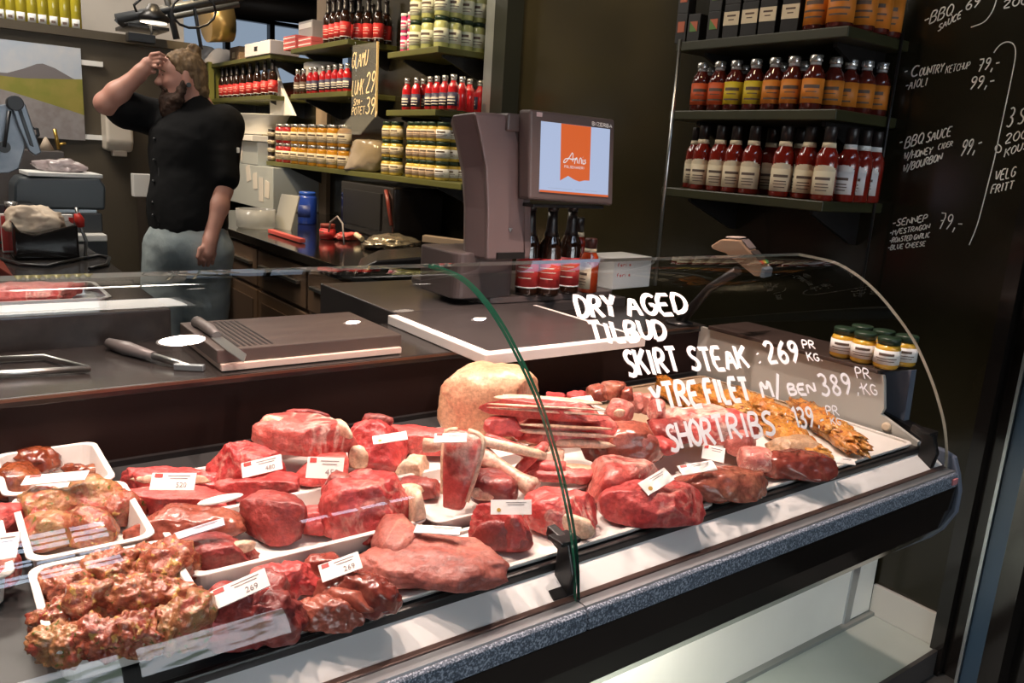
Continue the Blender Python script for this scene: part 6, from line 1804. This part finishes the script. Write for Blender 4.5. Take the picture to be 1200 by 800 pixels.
# head
E_(hp(-.005, 0, .020), (.098, .075, .092), HR)
E_(hp(.030, 0, -.045), (.062, .056, .075), HR, .03)
E_(hp(.045, 0, -.090), (.040, .040, .030), HR, .03)
E_(hp(.070, 0, .030), (.022, .055, .030), HR, .02)           # brow
E_(hp(.070, .030, -.025), (.020, .022, .020), HR, .02)
E_(hp(.070, -.030, -.025), (.020, .022, .020), HR, .02)
C_(hp(.086, 0, .012), hp(.112, 0, -.028), .008, .013, .012)   # nose
E_(hp(.098, 0, -.030), (.014, .018, .010), HR, .010)
E_(hp(.082, 0, -.058), (.012, .024, .007), HR, .008)          # lips
E_(hp(.080, 0, -.070), (.012, .021, .008), HR, .008)
for s in (1, -1):
    E_(hp(-.004, .074*s, -.012), (.018, .010, .030), HR, .006)  # ears
    E_(hp(-.006, .074*s, -.038), (.009, .007, .012), HR, .006)
# neck and trunk
nb = j(232, 132)
C_(hp(-.030, 0, -.05), nb, .056, .060, .03)
ch = j(224, 172); wa = j(220, 240); pe = j(222, 285)
C_(nb, ch, .06, .11, .05); C_(ch, wa, .125, .115, .05); C_(wa, pe, .115, .125, .05)
shR, elR, wrR = j(186, 140, .05), j(124, 121, -.15), j(163, 87, -.16)
shL, elL, wrL = j(262, 146, -.02), j(260, 222, -.03), j(246, 280, -.09)
C_(ch+np.array([0, 0, .06]), shR, .07, .058, .04); C_(ch+np.array([0, 0, .06]), shL, .07, .058, .04)
C_(shR, elR, .052, .042, .03); C_(elR, elR+(wrR-elR)*.35, .043, .044, .02); C_(elR+(wrR-elR)*.35, wrR, .044, .028, .02)
C_(shL, elL, .052, .042, .03); C_(elL, elL+(wrL-elL)*.35, .043, .043, .02); C_(elL+(wrL-elL)*.35, wrL, .043, .028, .02)
# right hand resting on the forehead: palm, four fingers, thumb
kn = j(173, 74, -.165)
C_(wrR, kn, .026, .024, .02); E_((wrR+kn)/2+np.array([0, 0, -.004]), (.038, .032, .026), HR, .012)
tips = [((178, 64), (186, 62.5), (192, 65)), ((179, 68.5), (188, 67.5), (194, 70)), ((178, 73), (187, 72.5), (192, 75)), ((176, 77.5), (183, 78), (188, 80))]
for i, (a, b, c) in enumerate(tips):
    dd = -.178+.006*i
    C_(kn+(j(*a, dd)-kn)*.3, j(*a, dd), .0090, .0088, .004); C_(j(*a, dd), j(*b, dd-.012), .0085, .0080, .0025); C_(j(*b, dd-.012), j(*c, dd+.012), .0080, .0068, .0025)
C_(wrR+(kn-wrR)*.4, j(173, 84, -.155), .012, .010, .008); C_(j(173, 84, -.155), j(181, 84, -.15), .010, .008, .004)
# left hand hanging: palm, four curled fingers, thumb
kl = j(243, 297, -.10)
C_(wrL, kl, .026, .030, .02); E_((wrL+kl)/2, (.024, .034, .040), None, .015)
for i in range(4):
    px = 234.5+5.0*i
    a = j(px+1, 297, -.115+.012*i); b = j(px-.5, 304+(.8 if i in (1, 2) else 0), -.125+.012*i); c = j(px-1, 309.5+(1.2 if i in (1, 2) else 0)-(1.2 if i == 3 else 0), -.105+.012*i)
    C_(kl+(a-kl)*.4, a, .0095, .0090, .004); C_(a, b, .0088, .0082, .0025); C_(b, c, .0082, .0070, .0025)
C_(wrL+(kl-wrL)*.3, j(235, 292, -.13), .013, .011, .008); C_(j(235, 292, -.13), j(232, 301, -.135), .011, .0085, .005)
# legs down to the ankles
hipL, hipR = pe+RHn*.075+np.array([0, 0, -.03]), pe-RHn*.085+np.array([0, 0, -.03])
feet = []
for hip, fo in ((hipL, RHn*.09+FHn*.05), (hipR, -RHn*.10-FHn*.05)):
    knee = np.array([fo[0]*.95, fo[1]*.95, .49])+fdir*.03; ank = np.array([fo[0], fo[1], .09])
    C_(hip, knee, .088, .056, .04); C_(knee, ank, .056, .036, .03); C_(ank, np.array([ank[0], ank[1], .05])+fdir*.10, .036, .026, .02)
    feet.append((hip, knee, ank))
body = sdf_object('body', prims, .0040, .02, m_skin, man)
# hair, bun, beard, eyes, ear plug
hr = [('e', hp(-.020, 0, .034), (.096, .081, .090), HR, .02), ('e', hp(-.060, 0, -.030), (.055, .072, .075), HR, .03), ('e', hp(-.075, 0, -.085), (.034, .058, .040), HR, .02),
      ('e', hp(-.066, .0, .122), (.028, .026, .026), HR, .010), ('e', hp(-.080, .0, .110), (.024, .022, .030), HR, .010), ('e', hp(.035, .045, .065), (.040, .028, .035), HR, .02), ('e', hp(.035, -.045, .065), (.040, .028, .035), HR, .02)]
cuts = [(hp(.024, 0, 0), tuple(HR @ np.array([.92, 0, -.40])))]
hair = sdf_object('hair', hs(hr), .0048, .02, m_hair, man, cut=cuts)
bd = [('e', hp(.060, 0, -.105), (.052, .056, .045), HR, .03), ('e', hp(.070, 0, -.145), (.048, .050, .050), HR, .03), ('e', hp(.072, 0, -.175), (.036, .036, .034), HR, .03),
      ('c', hp(.008, .068, -.035), hp(.040, .054, -.105), .015, .026, .02), ('c', hp(.008, -.068, -.035), hp(.040, -.054, -.105), .015, .026, .02),
      ('c', hp(.086, .030, -.062), hp(.096, 0, -.047), .008, .008, .01), ('c', hp(.086, -.030, -.062), hp(.096, 0, -.047), .008, .008, .01)]
beard = sdf_object('beard', hs(bd), .0045, .02, m_beard, man)
for s in (1, -1):
    MB().ball(tuple(hp(.079, .030*s, .004)), .0092, 8).build('eye', mat('eye_white', (.6, .55, .5), .2), man)
    MB().ball(tuple(hp(.0875, .0305*s, .003)), .0042, 6).build('iris', mat('iris_dark', (.04, .03, .02), .2), man)
    MB().tube([hp(.090, .016*s, .020), hp(.091, .032*s, .024), hp(.080, .048*s, .018)], .0035, 6).build('eyebrow', m_hair, man)
MB().tube([hp(-.008, .070, -.044), hp(-.008, .092, -.044)], .0095, 12).build('ear_plug', m_black, man)
# jacket: trunk, collar and two short sleeves
jk = [('c', nb+np.array([0, 0, -.055]), ch, .075, .148, .05), ('c', ch, wa, .158, .148, .06), ('c', wa, j(222, 262), .148, .155, .05),
      ('c', ch+np.array([0, 0, .04])+FHn*.03, shR, .09, .074, .05), ('c', ch+np.array([0, 0, .05]), shL, .10, .078, .05),
      ('c', shR, shR+(elR-shR)*.62, .076, .080, .03), ('c', shL, shL+(elL-shL)*.80, .074, .070, .03),
      ('c', hp(-.050, 0, -.135), nb+np.array([0, 0, -.03]), .060, .085, .03)]
hem = j(222, 274)
ct = []
jacket = sdf_object('jacket', jk, .0065, .04, m_jacket, man)
bdir = -RHn*.45-FHn*.89; bdir /= np.linalg.norm(bdir)
def front(t, off=0.0):
    p = ch+(wa-ch)*t if t < 1 else wa+(j(222, 262)-wa)*(t-1)
    r_ = .158-.010*min(t, 1)+.007*max(t-1, 0)
    return p+bdir*(r_+off)
MB().tube([front(t, .001) for t in (-.25, 0, .3, .6, 1, 1.5, 2)], .0035, 6).build('button_placket', mat('jacket_seam', (.012, .012, .013), .6), man)
for t in (-.1, .25, .6, .95, 1.5):
    MB().ball(tuple(front(t, .004)-RHn*.02), .0065, 6).build('button', mat('jacket_button', (.03, .03, .03), .3), man)
MB().box(tuple(j(279, 176, -.05)), (.012, .012, .022)).build('sleeve_badge', m_white, man, bevel=.002)
def folds(o, st, size, name):
    tx = bpy.data.textures.new(name, 'CLOUDS'); tx.noise_scale = size; tx.noise_depth = 2
    md = o.modifiers.new('folds', 'DISPLACE'); md.texture = tx; md.strength = st; md.mid_level = .5; md.texture_coords = 'LOCAL'
folds(hair, .016, .022, 'hair_strands'); folds(beard, .014, .02, 'beard_strands')
folds(jacket, .013, .085, 'jacket_folds')
# jeans
jn = [('c', j(222, 268), pe, .145, .150, .05)]
for hip, knee, ank in feet:
    jn += [('c', hip, knee, .108, .078, .05), ('c', knee, ank+np.array([0, 0, .0]), .078, .062, .04)]
jeans = sdf_object('jeans', jn, .008, .04, m_jeans, man)
folds(jeans, .009, .06, 'jeans_folds')
for hip, knee, ank in feet:
    sh = sdf_object('shoe', [('e', np.array([ank[0], ank[1], .045])+fdir*.06, (.14, .050, .045), np.stack([fdir, side, [0, 0, 1]], 1), .02), ('c', ank+np.array([0, 0, .0]), ank+np.array([0, 0, -.05]), .05, .045, .03)], .008, .02, m_shoe, man)
